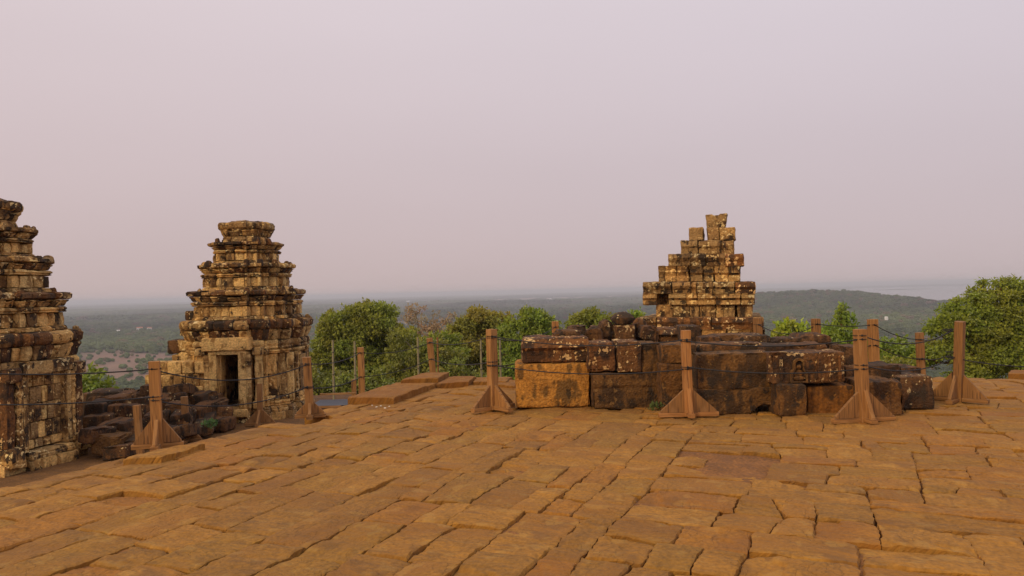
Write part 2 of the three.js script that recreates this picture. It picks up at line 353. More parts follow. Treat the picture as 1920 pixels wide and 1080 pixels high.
const barkMat = mat({ map: T.wood, color: tone(0.5, 0.55, 0.6), roughness: 1 }), paleBark = mat({ color: tone(0.22, 0.17, 0.1), roughness: 1 });
function limb(a, b, r0, r1, bend, R) {
  const m = a.clone().lerp(b, 0.5).add(V((R() - 0.5) * bend, (R() - 0.3) * bend, (R() - 0.5) * bend));
  const c = new THREE.QuadraticBezierCurve3(a, m, b), g = new THREE.TubeGeometry(c, 8, 1, 6, false), p = g.attributes.position, q = V();
  for (let i = 0; i < p.count; i++) { const k = Math.floor(i / 7) / 8, o = c.getPoint(k); q.fromBufferAttribute(p, i).sub(o).multiplyScalar(lerp(r0, r1, k)).add(o); p.setXYZ(i, q.x, q.y, q.z); }
  g.computeVertexNormals(); return g;
}
// lobes: [px, py, radius in px] of the crown's masses as the camera sees them
function tree(name, label, depth, lobes, color, o = {}) {
  const R = rng(o.seed || Math.round(depth * 100 + lobes[0][0])), S = depth / FPX, root = V();
  const L = lobes.map(([px, py, r, dz]) => ({ c: D(px, py, depth + (dz || 0)), r: r * S }));
  L.forEach((l) => root.add(l.c)); root.divideScalar(L.length); root.y = landY(root.x, root.z) - 0.3;
  const t = thing(name, label, o.category || 'tree', root, 0, o.group);
  const wood = [], top = L.reduce((a, b) => a.c.y > b.c.y ? a : b).c.clone().sub(root), fork = V(top.x * 0.2, top.y * 0.55, top.z * 0.2);
  wood.push(limb(V(0, 0, 0), fork, 0.24 * (o.stout || 1), 0.15, 0.4, R));
  const mats = [], cols = [], c = new THREE.Color(), q = new THREE.Quaternion(), e = new THREE.Euler();
  for (const l of L) {
    const lc = l.c.clone().sub(root);
    wood.push(limb(fork, lc, 0.1, 0.03, 0.8, R));
    const subs = Math.max(7, Math.round((o.subs || 12) * l.r * l.r / 1.2));
    for (let i = 0; i < subs; i++) {
      const d = V(R() - 0.5, (R() - 0.42), R() - 0.5).normalize(), sc = lc.clone().addScaledVector(d.multiply(V(1, 0.85, 1)), l.r * (0.4 + 0.75 * Math.cbrt(R()))), sr = Math.min(l.r * 0.5, 0.34 + 0.4 * R()) * (o.clump || 1);
      if (i % 3 === 0) wood.push(limb(lc, sc, 0.03, 0.008, 0.3, R));
      const n = Math.round((o.leaves || 75) * (sr / 0.5) * (sr / 0.5)), hue = 0.8 + 0.26 * R();
      for (let k = 0; k < n; k++) {
        const v = V(R() - 0.5, R() - 0.5, R() - 0.5).normalize().multiplyScalar(sr * (0.55 + 0.5 * R())); v.y *= 0.72;
        const s = (o.size || 1) * (0.7 + 0.6 * R()), w = 0.8 + 0.4 * R();
        q.setFromEuler(e.set(R() * 6.28, R() * 6.28, R() * 6.28));
        mats.push(new THREE.Matrix4().compose(v.add(sc), q, V(s, s, s)));
        cols.push([color[0] * w * hue * 1.25, color[1] * w * 1.25, color[2] * w * 1.25]);
      }
    }
  }
  part('trunk', mergeGeometries(wood.map((g) => { g = g.toNonIndexed(); return g; })), o.pale ? paleBark : barkMat, t);
  part('crown', scatter(TUFT[o.tuft || 0], mats, cols), leafMat, t);
  tufts += mats.length;
  return t;
}
const GREEN = [0.235, 0.235, 0.013], BRIGHT = [0.26, 0.31, 0.015], OLIVE = [0.26, 0.215, 0.018], DEEP = [0.19, 0.185, 0.013], LIME = [0.33, 0.36, 0.016];
tree('tree', 'broad green tree behind the thin poles, right of the doorway tower', 44, [[650, 625, 44], [690, 605, 40], [727, 612, 32], [618, 655, 34], [700, 650, 48, 1], [660, 690, 50], [610, 700, 40], [735, 665, 40], [720, 710, 48], [690, 580, 14], [725, 590, 18]], GREEN);
tree('tree', 'thin dry brown tree between the two broad trees behind the fence', 60, [[780, 590, 20], [805, 605, 22], [765, 605, 18], [825, 620, 22], [800, 640, 26], [845, 600, 14]], [0.36, 0.23, 0.12], { leaves: 13, subs: 10, pale: true });
tree('tree', 'dark green tree with a pale forked limb behind the leaning post', 38, [[770, 650, 34], [800, 660, 32], [760, 695, 40], [810, 705, 42], [835, 690, 30], [740, 720, 34]], DEEP, { pale: true });
tree('tree', 'olive round topped tree left of the nearest left stand', 46, [[900, 615, 34], [880, 635, 36], [925, 620, 30], [945, 630, 26], [870, 665, 42], [915, 660, 44], [860, 700, 40], [895, 590, 14], [845, 640, 16], [920, 700, 44]], OLIVE);
tree('tree', 'bright green tree right behind the nearest left stand', 40, [[1000, 605, 24], [1020, 612, 22], [980, 630, 36], [1020, 645, 40], [960, 665, 36], [995, 690, 46], [950, 700, 36], [990, 592, 12]], [0.205, 0.245, 0.013]);
tree('tree', 'rounded green treetop above the stone stack, left of the stepped tower', 43, [[1085, 608, 22], [1115, 602, 22], [1140, 610, 18], [1070, 625, 26], [1105, 635, 32], [1145, 635, 28], [1115, 586, 8]], GREEN);
tree('tree', 'small bright treetop against the left side of the stepped tower', 48, [[1190, 592, 11], [1186, 605, 13], [1195, 620, 16]], BRIGHT);
tree('tree', 'low yellow green bush behind the rope right of the stepped tower', 30, [[1475, 622, 16], [1500, 628, 18], [1520, 640, 18], [1490, 650, 24], [1455, 632, 12]], LIME, { tuft: 1 });
tree('tree', 'upright green tree with a narrow top behind the right posts', 34, [[1577, 590, 11], [1580, 604, 16], [1575, 620, 22], [1598, 630, 18], [1548, 632, 20], [1570, 655, 34], [1610, 655, 24], [1578, 580, 6]], [0.205, 0.255, 0.013]);
tree('tree', 'low dark green tree between the two right back posts', 33, [[1665, 655, 20], [1690, 660, 22], [1650, 680, 24], [1700, 685, 28], [1720, 670, 18]], [0.19, 0.235, 0.013]);
tree('tree', 'large bushy green tree filling the right edge', 26, [[1860, 560, 34], [1895, 552, 26], [1835, 580, 34], [1920, 580, 50], [1800, 610, 40], [1775, 640, 38], [1860, 630, 56], [1930, 650, 66], [1760, 680, 34], [1810, 680, 46], [1870, 690, 50], [1745, 655, 18], [1960, 570, 50], [1790, 570, 12], [1985, 640, 60], [1840, 540, 14], [1880, 534, 10]], [0.23, 0.245, 0.012], { subs: 20, size: 0.62, leaves: 130 });
tree('tree', 'small leafy green tree between the left tower and the rubble', 24, [[168, 715, 20], [185, 738, 22], [150, 735, 24], [200, 752, 16], [165, 760, 24]], [0.19, 0.235, 0.013]);
tree('tree', 'leafy green tree filling the gap under the dry tree behind the fence', 42, [[790, 660, 30], [765, 640, 22], [815, 645, 24], [840, 665, 30], [780, 690, 36]], GREEN);
for (const [px, py, d, l] of [[600, 735, 34, 'low dark bush below the terrace beside the doorway tower'], [690, 735, 33, 'low dark bush below the terrace behind the raised edge slab'], [860, 725, 36, 'low dark bush below the terrace behind the corner slabs'], [1660, 712, 30, 'low green bush behind the flat slab at right']])
  tree('bush', l, d, [[px - 25, py, 30], [px + 25, py, 32], [px, py - 18, 28]], DEEP, { category: 'bush' });

/* ------------------------------------------------------------------ terrace: lower step, sand bed and paving stones */
const TH = THREE.MathUtils.degToRad(23), AX = V(Math.sin(TH), 0, -Math.cos(TH)), BX = V(Math.cos(TH), 0, Math.sin(TH));
const toUV = (p) => [p.x * BX.x + p.z * BX.z, p.x * AX.x + p.z * AX.z];
const fromUV = (u, v, y = 0) => V(u * BX.x + v * AX.x, y, u * BX.z + v * AX.z);
const EDGE = [[-420, 1030], [0, 903], [120, 878], [230, 855], [420, 812], [545, 787], [650, 752], [760, 726], [835, 712], [905, 709], [1200, 700], [1640, 701], [1850, 704], [2200, 696], [2500, 690]].map(([x, y]) => G(x, y));
EDGE.push(V(16, 0, 4), V(-8, 0, 4));
const inside = (x, z, poly) => { let c = false; for (let i = 0, j = poly.length - 1; i < poly.length; j = i++) { const a = poly[i], b = poly[j]; if ((a.z > z) !== (b.z > z) && x < (b.x - a.x) * (z - a.z) / (b.z - a.z) + a.x) c = !c; } return c; };
const edgeDist = (x, z) => { let m = 1e9; for (let i = 0; i < EDGE.length; i++) { const a = EDGE[i], b = EDGE[(i + 1) % EDGE.length], dx = b.x - a.x, dz = b.z - a.z, t = clamp(((x - a.x) * dx + (z - a.z) * dz) / (dx * dx + dz * dz), 0, 1); m = Math.min(m, Math.hypot(x - a.x - t * dx, z - a.z - t * dz)); } return inside(x, z, EDGE) ? m : -m; };
const LOW = -1.0;
{ // lower step of the pyramid on which the small towers stand
  const s = new THREE.Shape(); [[-16, -3], [-11.5, 14.2], [-7.4, 19.6], [-2.3, 19.9], [-1.6, 16.5], [9, 17.6], [20, 17], [20, 4], [-8, -2]].forEach(([x, d], i) => i ? s.lineTo(x, d) : s.moveTo(x, d));
  const g = new THREE.ExtrudeGeometry(s, { depth: 3.2, bevelEnabled: true, bevelSize: 0.05, bevelThickness: 0.05, bevelSegments: 2 });
  g.rotateX(-Math.PI / 2); g.translate(0, LOW - 3.25, 0);
  const p = loose(g); p.computeVertexNormals(); boxUV(p);
  struct('lower_terrace', p, mat({ map: T.dirt, bumpMap: T.rockBump, bumpScale: 0.05, color: tone(0.72, 0.8, 0.9) }));
}
const pavement = new THREE.Group(); pavement.name = 'pavement'; pavement.userData.kind = 'structure'; scene.add(pavement);
const dirtH = (x, z) => -0.048 + 0.034 * n3(x * 0.8, z * 0.9, 2) + 0.016 * n3(x * 3.1, z * 3.1, 5) + 0.006 * n3(x * 11, z * 11, 8);
{ // sand and earth in the joints; a solid body below
  const st = 0.06, pos = [], uv = [], idx = [], map = new Map();
  const id = (i, j) => { const k = i * 4096 + j; if (!map.has(k)) { const x = i * st, z = -j * st, e = edgeDist(x, z); map.set(k, pos.length / 3); pos.push(x, dirtH(x, z) - 0.25 * sst(0.35, 0, e), z); uv.push(x / 1.5, z / 1.5); } return map.get(k); };
  for (let j = 40; j < 270; j++) for (let i = -130; i < 200; i++) { if (edgeDist((i + 0.5) * st, -(j + 0.5) * st) < 0.12) continue; idx.push(id(i, j), id(i + 1, j), id(i, j + 1), id(i + 1, j), id(i + 1, j + 1), id(i, j + 1)); }
  const g = new THREE.BufferGeometry(); g.setAttribute('position', new THREE.Float32BufferAttribute(pos, 3)); g.setAttribute('uv', new THREE.Float32BufferAttribute(uv, 2)); g.setIndex(idx); g.computeVertexNormals();
  const o = part('sand_bed', g, M.dirt, pavement); o.userData.kind = 'stuff';
  const s = new THREE.Shape(); EDGE.forEach((p, i) => { const k = 1; i ? s.lineTo(p.x * k, -p.z * k) : s.moveTo(p.x, -p.z); });
  const b = new THREE.ExtrudeGeometry(s, { depth: 0.95, bevelEnabled: false }); b.rotateX(-Math.PI / 2); b.translate(0, -1.11, 0);
  const bb = loose(b); bb.computeVertexNormals(); boxUV(bb);
  part('foundation', bb, M.brown[1], pavement);
}
function slabGeo(q, o) {   // q: four corners (u,v) going round; an uneven, flaking sandstone slab
  const R = rng(o.seed), len = (a, b) => Math.hypot(a[0] - b[0], a[1] - b[1]);
  const nu = clamp(Math.round(len(q[0], q[1]) / o.seg), 4, 60), nv = clamp(Math.round(len(q[1], q[2]) / o.seg), 4, 60);
  const h0 = (R() - 0.5) * 0.016 + (o.up || 0), tu = (R() - 0.5) * 0.024, tv = (R() - 0.5) * 0.024, sx = R() * 50, flake = 0.003 + 0.011 * R() * R();
  const ba = R() * 6.28, bd = 0.12 + 0.5 * R(), bh = R() < 0.35 ? 0.008 + 0.014 * R() : 0, lu = len(q[0], q[1]) / 2, lv = len(q[1], q[2]) / 2;
  const pos = [], uvs = [], idx = [], W = nu + 1, ou = R(), ov = R(), turn = R() < 0.5;
  for (let j = 0; j <= nv; j++) for (let i = 0; i <= nu; i++) {
    const ez = (k, n, L) => k === 0 || k === n ? k / n : k === 1 ? Math.min(1 / n, 0.012 / L) : k === n - 1 ? 1 - Math.min(1 / n, 0.012 / L) : k / n;   // a tight row along the arris
    const a = ez(i, nu, 2 * lu), b = ez(j, nv, 2 * lv);
    let u = lerp(lerp(q[0][0], q[1][0], a), lerp(q[3][0], q[2][0], a), b), v = lerp(lerp(q[0][1], q[1][1], a), lerp(q[3][1], q[2][1], a), b);
    const edge = Math.min(Math.min(a, 1 - a) * len(q[0], q[1]), Math.min(b, 1 - b) * len(q[1], q[2]));
    const cor = Math.min(a, 1 - a) * len(q[0], q[1]) + Math.min(b, 1 - b) * len(q[1], q[2]);
    const wob = sst(0.1, 0, edge);
    const wu = 0.014 * n3(u * 4, v * 4, 1) + 0.013 * n3(u * 15, v * 15, 2), wv = 0.014 * n3(u * 4, v * 4, 7) + 0.013 * n3(u * 15, v * 15, 4); u += wob * wu + 0.4 * wob * 0.01 * n3(u * 17, v * 17, sx); v += wob * wv;   // joints wander, the stones on both sides alike
    const e1 = 0.007 + 0.014 * Math.max(0, n3(u * 3, v * 3, sx)) + 0.02 * Math.max(0, n3(u * 9, v * 9, sx));
    let y = h0 + tu * (a - 0.5) + tv * (b - 0.5) + 0.006 * fb3(u * 1.6, v * 1.6, sx) + 0.0035 * fb3(u * 9, v * 9, sx);
    const f = 1.0 * n3(u * 1.3, v * 3.4, sx + 3) + 0.55 * n3(u * 3.2, v * 7, sx + 5) + 0.2 * n3(u * 12, v * 16, sx);   // bedding planes breaking away in thin steps
    y -= flake * (sst(-0.02, 0.02, f) + sst(0.3, 0.33, f) + 0.7 * sst(-0.4, -0.37, f));
    y -= bh * sst(0, 0.02, Math.cos(ba) * (a - 0.5) * 2 * lu + Math.sin(ba) * (b - 0.5) * 2 * lv - bd * (lu + lv) * 0.75 + 0.14 * n3(u * 3, v * 3, sx + 11) + 0.05 * n3(u * 11, v * 11, sx + 2));
    y -= (0.005 + 0.03 * Math.max(0, n3(u * 2.2 + 5, v * 2.2, sx))) * sst(e1, 0, edge) + 0.035 * sst(0.1, 0, cor) * Math.max(0, n3(u * 3, v * 3, sx + 9) + 0.2);
    const p = fromUV(u, v); pos.push(p.x, y, p.z); uvs.push((turn ? u : v) / 2 + ou, (turn ? v : u) / 2 + ov);
  }
  for (let j = 0; j < nv; j++) for (let i = 0; i < nu; i++) { const a = j * W + i; idx.push(a, a + 1, a + W, a + 1, a + W + 1, a + W); }
  const ring = []; for (let i = 0; i < nu; i++) ring.push(i); for (let j = 0; j < nv; j++) ring.push(j * W + nu); for (let i = nu; i > 0; i--) ring.push(nv * W + i); for (let j = nv; j > 0; j--) ring.push(j * W);
  const base = pos.length / 3; ring.forEach((k) => { pos.push(pos[k * 3], -0.15, pos[k * 3 + 2]); uvs.push(uvs[k * 2] + 0.05, uvs[k * 2 + 1] + 0.05); });
  ring.forEach((k, n) => { const m = (n + 1) % ring.length; idx.push(k, base + n, ring[m], ring[m], base + n, base + m); });
  const g = new THREE.BufferGeometry(); g.setAttribute('position', new THREE.Float32BufferAttribute(pos, 3)); g.setAttribute('uv', new THREE.Float32BufferAttribute(uvs, 2)); g.setIndex(idx);
  return toCreasedNormals(g, 0.6);
}
{
  const R = rng(2024), slabs = [];
  const [hu, hv] = toUV(G(1392, 862));
  const warp = (u, v) => [u + 0.075 * n3(u * 0.5, v * 0.45, 1) + 0.02 * n3(u * 1.7, v * 1.5, 4), v + 0.075 * n3(u * 0.45, v * 0.5, 8) + 0.02 * n3(u * 1.6, v * 1.7, 12)];
  const cell = (u0, v0, u1, v1) => {
    const g = 0.002 + 0.006 * R() * R(), j = () => (R() - 0.5) * 0.02;
    const q = [[u0 + g, v0 + g], [u1 - g, v0 + g], [u1 - g, v1 - g], [u0 + g, v1 - g]].map(([u, v]) => { const w = warp(u, v); return [w[0] + j(), w[1] + j()]; });
    const cu = (q[0][0] + q[2][0]) / 2, cv = (q[0][1] + q[2][1]) / 2, c = fromUV(cu, cv), e = edgeDist(c.x, c.z);
    if (e < 0.16 || (Math.abs(cu - hu) < 0.36 && Math.abs(cv - hv) < 0.36)) return;
    const piece = (k) => slabs.push({ q: k, c }), L = (a, b, k, d) => { const l = Math.hypot(b[0] - a[0], b[1] - a[1]); return [lerp(a[0], b[0], k + d / l), lerp(a[1], b[1], k + d / l)]; };
    const r = R(), t = 0.3 + 0.4 * R(), t2 = clamp(t + (R() - 0.5) * 0.5, 0.15, 0.85);
    if (r < 0.13 && v1 - v0 > 0.5) { piece([q[0], q[1], L(q[1], q[2], t, -0.005), L(q[0], q[3], t2, -0.005)]); piece([L(q[0], q[3], t2, 0.005), L(q[1], q[2], t, 0.005), q[2], q[3]]); }
    else if (r < 0.24 && u1 - u0 > 0.5) { piece([q[0], L(q[0], q[1], t, -0.005), L(q[3], q[2], t2, -0.005), q[3]]); piece([L(q[0], q[1], t, 0.005), q[1], q[2], L(q[3], q[2], t2, 0.005)]); }
    else piece(q);
  };
  const split = (u0, v0, u1, v1) => {   // stones cut to fit: each area is divided until it is one stone
    const w = u1 - u0, l = v1 - v0, cx = fromUV((u0 + u1) / 2, (v0 + v1) / 2).x, left = cx + 0.8 * (R() - 0.5) < 1.6, mw = (left ? 0.62 : 0.85) * (0.8 + 0.5 * R()), ml = (left ? 1.05 : 0.6) * (0.7 + 0.65 * R()), k = w > 5 || l > 6 ? 1 : left ? 0.25 : 3.2;
    if (w < mw && l < ml) return cell(u0, v0, u1, v1);
    const t = 0.36 + 0.28 * R();
    if (l < ml || (w >= mw && w > l * k)) { const m = lerp(u0, u1, t); split(u0, v0, m, v1); split(m, v0, u1, v1); }
    else { const m = lerp(v0, v1, t); split(u0, v0, u1, m); split(u0, m, u1, v1); }
  };
  split(-8, -6, 17, 21);
  const inView = (c) => { const d = -c.z; if (d < 3.6) return false; const px = 960 + FPX * c.x / d; return px > -120 && px < 2040; };
  const vis = slabs.filter((s) => inView(s.c)).sort((a, b) => b.c.z - a.c.z), rest = slabs.filter((s) => !inView(s.c));
  console.log('slabs in view', vis.length, 'others', rest.length);
  const far = [...vis.slice(300), ...rest];
  vis.slice(0, 300).forEach((s, i) => part('paving_stone', slabGeo(s.q, { seed: 900 + i, seg: -s.c.z < 6.5 ? 0.018 : -s.c.z < 9 ? 0.026 : 0.045 }), M.paving[(i * 11 + (i >> 2)) % 7], pavement));
  if (far.length) { const o = part('outer_paving', mergeGeometries(far.map((s, i) => slabGeo(s.q, { seed: 5000 + i, seg: 0.09 }))), M.paving[0], pavement); o.userData.kind = 'stuff'; }
}

/* ------------------------------------------------------------------ towers */
const UNIT = [[-.84, .84], [-.68, .84], [-.68, .99], [-.36, .99], [-.36, 1.11], [.36, 1.11], [.36, .99], [.68, .99], [.68, .84]];
const PLAN = []; for (let k = 0; k < 4; k++) { const c = Math.cos(k * Math.PI / 2), s = Math.sin(k * Math.PI / 2); for (const [x, z] of UNIT) PLAN.push([x * c + z * s, -x * s + z * c]); }
// arc length along the unit plan
const CUM = [0]; for (let i = 0; i < PLAN.length; i++) { const a = PLAN[i], b = PLAN[(i + 1) % PLAN.length]; CUM.push(CUM[i] + Math.hypot(b[0] - a[0], b[1] - a[1])); }
const PER = CUM[CUM.length - 1];
function planAt(s) { s = ((s % PER) + PER) % PER; let i = 0; while (CUM[i + 1] < s) i++; const t = (s - CUM[i]) / (CUM[i + 1] - CUM[i]), a = PLAN[i], b = PLAN[(i + 1) % PLAN.length]; return [lerp(a[0], b[0], t), lerp(a[1], b[1], t)]; }
function courseStone(s0, s1, prof, a, o) {   // a stone of a course: the moulding profile drawn along the plan from s0 to s1
  const step = 0.055 / a, pts = [s0]; CUM.forEach((c) => { for (const k of [-PER, 0, PER]) { const d = c + k; if (d > s0 + 0.01 && d < s1 - 0.01) pts.push(d); } }); pts.push(s1); pts.sort((x, y) => x - y);
  const S = []; for (let i = 0; i + 1 < pts.length; i++) { const n = Math.max(1, Math.round((pts[i + 1] - pts[i]) / step)); for (let k = 0; k < n; k++) S.push(lerp(pts[i], pts[i + 1], k / n)); } S.push(s1);
  const rows = [[-0.26, prof[0][1]]];
  for (let i = 0; i + 1 < prof.length; i++) { const n = Math.max(1, Math.round(Math.hypot(prof[i + 1][0] - prof[i][0], prof[i + 1][1] - prof[i][1]) / 0.05)); for (let k = 0; k < n; k++) rows.push([lerp(prof[i][0], prof[i + 1][0], k / n), lerp(prof[i][1], prof[i + 1][1], k / n)]); }
  rows.push(prof[prof.length - 1], [-0.26, prof[prof.length - 1][1]]);
  const pos = [], uv = [], idx = [], m = rows.length, sd = o.seed * 1.37, jit = o.jit || 0; let pl = 0;
  S.forEach((s, i) => {
    const [px, pz] = planAt(s), n = Math.hypot(px, pz); const endk = Math.min(i, S.length - 1 - i) === 0 ? 1 : 0; pl = 0;
    rows.forEach(([off, y], j) => {
      let k = a + off + (off > -0.2 ? jit : 0), Y = y; let x = px * k, z = pz * k;
      if (off > -0.2) {
        const d = o.amp * (fb3(x * 5 + sd, Y * 5, z * 5) + 0.6 * fb3(x * 15, Y * 13 + sd, z * 15)) - endk * 0.012 - (endk && (j === 1 || j === m - 2) ? 0.02 : 0) - o.wear * Math.max(0, n3(x * 2.3 + sd, Y * 2.3, z * 2.3) - 0.15) * (j >= m - 4 ? 1.5 : 0.6);
        x += px / n * d; z += pz / n * d; Y += o.amp * 0.5 * n3(x * 7, Y * 7 + sd, z * 7);
        if (j >= m - 3) Y -= o.wear * 0.8 * Math.max(0, n3(x * 3, sd, z * 3) - 0.05);
      }
      if (j) pl += Math.hypot(rows[j][0] - rows[j - 1][0], rows[j][1] - rows[j - 1][1]);
      pos.push(x, Y, z); uv.push((s * a) / TILE + sd % 1, pl / TILE + (sd * 0.37) % 1);
    });
  });
  for (let i = 0; i + 1 < S.length; i++) for (let j = 0; j < m; j++) { const j2 = (j + 1) % m, A = i * m + j, B = i * m + j2, C = A + m, E = B + m; idx.push(A, C, B, B, C, E); }
  for (const [i, f] of [[0, 0], [S.length - 1, 1]]) for (let j = 1; j + 1 < m; j++) { const A = i * m; f ? idx.push(A, A + j + 1, A + j) : idx.push(A, A + j, A + j + 1); }
  const g = new THREE.BufferGeometry(); g.setAttribute('position', new THREE.Float32BufferAttribute(pos, 3)); g.setAttribute('uv', new THREE.Float32BufferAttribute(uv, 2)); g.setIndex(idx);
  return toCreasedNormals(g, 0.7);
}
// moulding profiles over 0..1 of a course's height; offsets in metres
const PR = {
  flat: [[0, 0], [0, 1]],
  torus: [[0, 0], [0.045, 0.2], [0.055, 0.5], [0.045, 0.8], [0, 1]],
  flare: [[0, 0], [0.012, 0.2], [0.03, 0.45], [0.03, 0.55], [0.06, 0.85], [0.062, 1]],
  cap: [[0.062, 0], [0.095, 0.2], [0.1, 0.7], [0.07, 0.93], [0.03, 1]],
  foot: [[0.035, 0], [0.035, 0.4], [0.015, 0.55], [0.02, 0.75], [0, 1]],
  band: [[0.02, 0], [0.035, 0.15], [0.01, 0.3], [0.04, 0.5], [0.04, 0.75], [0.015, 1]],
};
function tower(name, label, pos, turn, seed, courses, opt) {
  const t = thing(name, label, 'tower', pos, turn), R = rng(seed), hidden = [];
  const toCam = V(-pos.x, 0, -pos.z).applyAxisAngle(V(0, 1, 0), -turn).normalize();
  let count = 0;
  for (const [y0, y1, a, pr, look, len] of courses) {
    const prof = PR[pr].map(([o, k]) => [o, lerp(y0 + 0.004, y1 - 0.004, k)]);
    let s = -R() * 0.4; const end = s + PER;
    while (s < end - 0.05) {
      let e = s + (len || 0.42) * (0.65 + 0.75 * R()) / a; if (e > end - 0.15) e = end;
      const [mx, mz] = planAt((s + e) / 2), n = Math.hypot(mx, mz);
      const mid = ((s + e) / 2), inDoor = opt.door && y0 < opt.door.top - 0.05 && y1 > opt.door.bottom + 0.05 && mz > 0.95 && Math.abs(mx) < 0.5;
      if (!inDoor && !(opt.gone && opt.gone((y0 + y1) / 2, mx, mz, R()))) {
        let s0 = s, s1 = e;
        if (opt.door && y0 < opt.door.top - 0.05 && y1 > opt.door.bottom + 0.05) { // keep the doorway clear
          const [ax, az] = planAt(s0), [bx, bz] = planAt(s1);
          const L = ((CUM[4] % PER)), Rr = CUM[5] + CUM[1] * 0;
          for (const k of [-PER, 0, PER]) { if (s1 > L + k - 0.02 && s0 < L + k - 0.02 && s1 < Rr + k + 0.4) s1 = Math.min(s1, L + k - 0.02); if (s0 < Rr + k + 0.02 && s1 > Rr + k + 0.02 && s0 > L + k - 0.4) s0 = Math.max(s0, Rr + k + 0.02); }
          if (s1 - s0 < 0.05) { s = e; continue; }
        }
        const looks = look[Math.floor(R() * look.length)], mm = M[looks][Math.floor(R() * 4)];
        const g = courseStone(s0 + 0.005 / a, s1 - 0.005 / a, prof, a, { seed: seed + (count++) * 0.71, amp: 0.014, wear: pr === 'cap' || pr === 'flare' ? 0.1 : 0.05, jit: (R() - 0.5) * (pr === 'flat' ? 0.055 : 0.03) });
        const facing = mx / n * toCam.x + mz / n * toCam.z > -0.3;
        if (facing) part('stone', g, mm, t); else hidden.push(g);
      }
      s = e;
    }
  }
  if (hidden.length) { const o = part('rear_stones', mergeGeometries(hidden), M.mixed[0], t); o.userData.kind = 'stuff'; }
  // small upright corner stones standing on each cornice
  for (const [y0, y1, a, pr] of courses) if (pr === 'cap') for (const [cx, cz] of [[.84, .84], [.68, .99], [.36, 1.09], [-.36, 1.09], [-.68, .99], [-.84, .84], [.99, .68], [1.09, .36], [1.09, -.36], [.99, -.68], [.84, -.84]]) {
    if (R() < 0.5 || y1 > 4.2) continue;
    const h = 0.04 + 0.07 * R(), w = 0.1 + 0.07 * R(), k = (a + 0.045) / Math.max(Math.abs(cx), Math.abs(cz)) * Math.max(Math.abs(cx), Math.abs(cz));
    part('antefix', blockGeo(w, h + 0.06, w * 0.8, { seed: seed + count++ * 0.37, amp: 0.02, round: 0.03, seg: 0.04, shape: (q, W, H) => { const t2 = q.y / H + 0.5; q.x *= 1.1 - 0.5 * t2 * t2; q.z *= 1.1 - 0.4 * t2; } }).translate(cx * k * 0.97, y1 + h / 2 - 0.06, cz * k * 0.97), M[DARK[Math.floor(R() * 5)]][Math.floor(R() * 4)], t);
  }
  for (const [x, z] of [[-0.17, 0.05], [0.18, -0.03], [0, 0.2]]) part('crown_stone', blockGeo(0.36, 0.2, 0.4, { seed: seed + x * 9, amp: 0.025, round: 0.08, seg: 0.05 }).translate(x, 4.23, z), M[x < 0 ? 'crust' : 'weathered'][1], t);
  // solid heart of the masonry
  const core = [];
  for (const [y0, y1, a] of courses) {
    const w = 2 * (a - 0.13) * 0.9;
    if (opt.door && y0 < opt.door.top - 0.05 && y1 > opt.door.bottom + 0.05) {
      core.push(new THREE.BoxGeometry(w, y1 - y0 + 0.01, 0.2).translate(0, (y0 + y1) / 2, -w / 2 + 0.1));
      for (const k of [-1, 1]) core.push(new THREE.BoxGeometry(w * 0.27, y1 - y0 + 0.01, w - 0.22).translate(k * w * 0.365, (y0 + y1) / 2, 0.1));
    } else core.push(new THREE.BoxGeometry(w, y1 - y0 + 0.002, w).translate(0, (y0 + y1) / 2, 0));
  }
  const cg = mergeGeometries(core).toNonIndexed(); cg.computeVertexNormals(); boxUV(cg);
  part('core', cg, M.mixed[0], t);
  return t;
}
const Y2 = (y) => y - LOW;   // heights above the lower step
const PALEISH = ['pale', 'pale', 'pale', 'mixed'], MIX = ['mixed', 'weathered', 'pale', 'weathered'], DARK = ['crust', 'spotted', 'mixed', 'weathered', 'weathered'], SPOT = ['spotted', 'mixed', 'crust'];
function tierCourses(list) {
  const out = [];
  for (const [y0, y1, ab, ac] of list) {
    const h = y1 - y0, w = (p) => y0 + h * p;
    out.push([w(0), w(0.12), ab, 'foot', MIX, 0.4], [w(0.12), w(0.46), ab, 'flat', ['pale', 'mixed', 'pale', 'weathered'], 0.2], [w(0.46), w(0.62), ab, 'band', ['mixed', 'pale', 'weathered'], 0.42], [w(0.62), w(0.8), ab, 'flare', ['mixed', 'pale', 'weathered', 'spotted'], 0.22], [w(0.8), w(1), ab, 'cap', DARK, 0.34]);
  }
  return out;
}
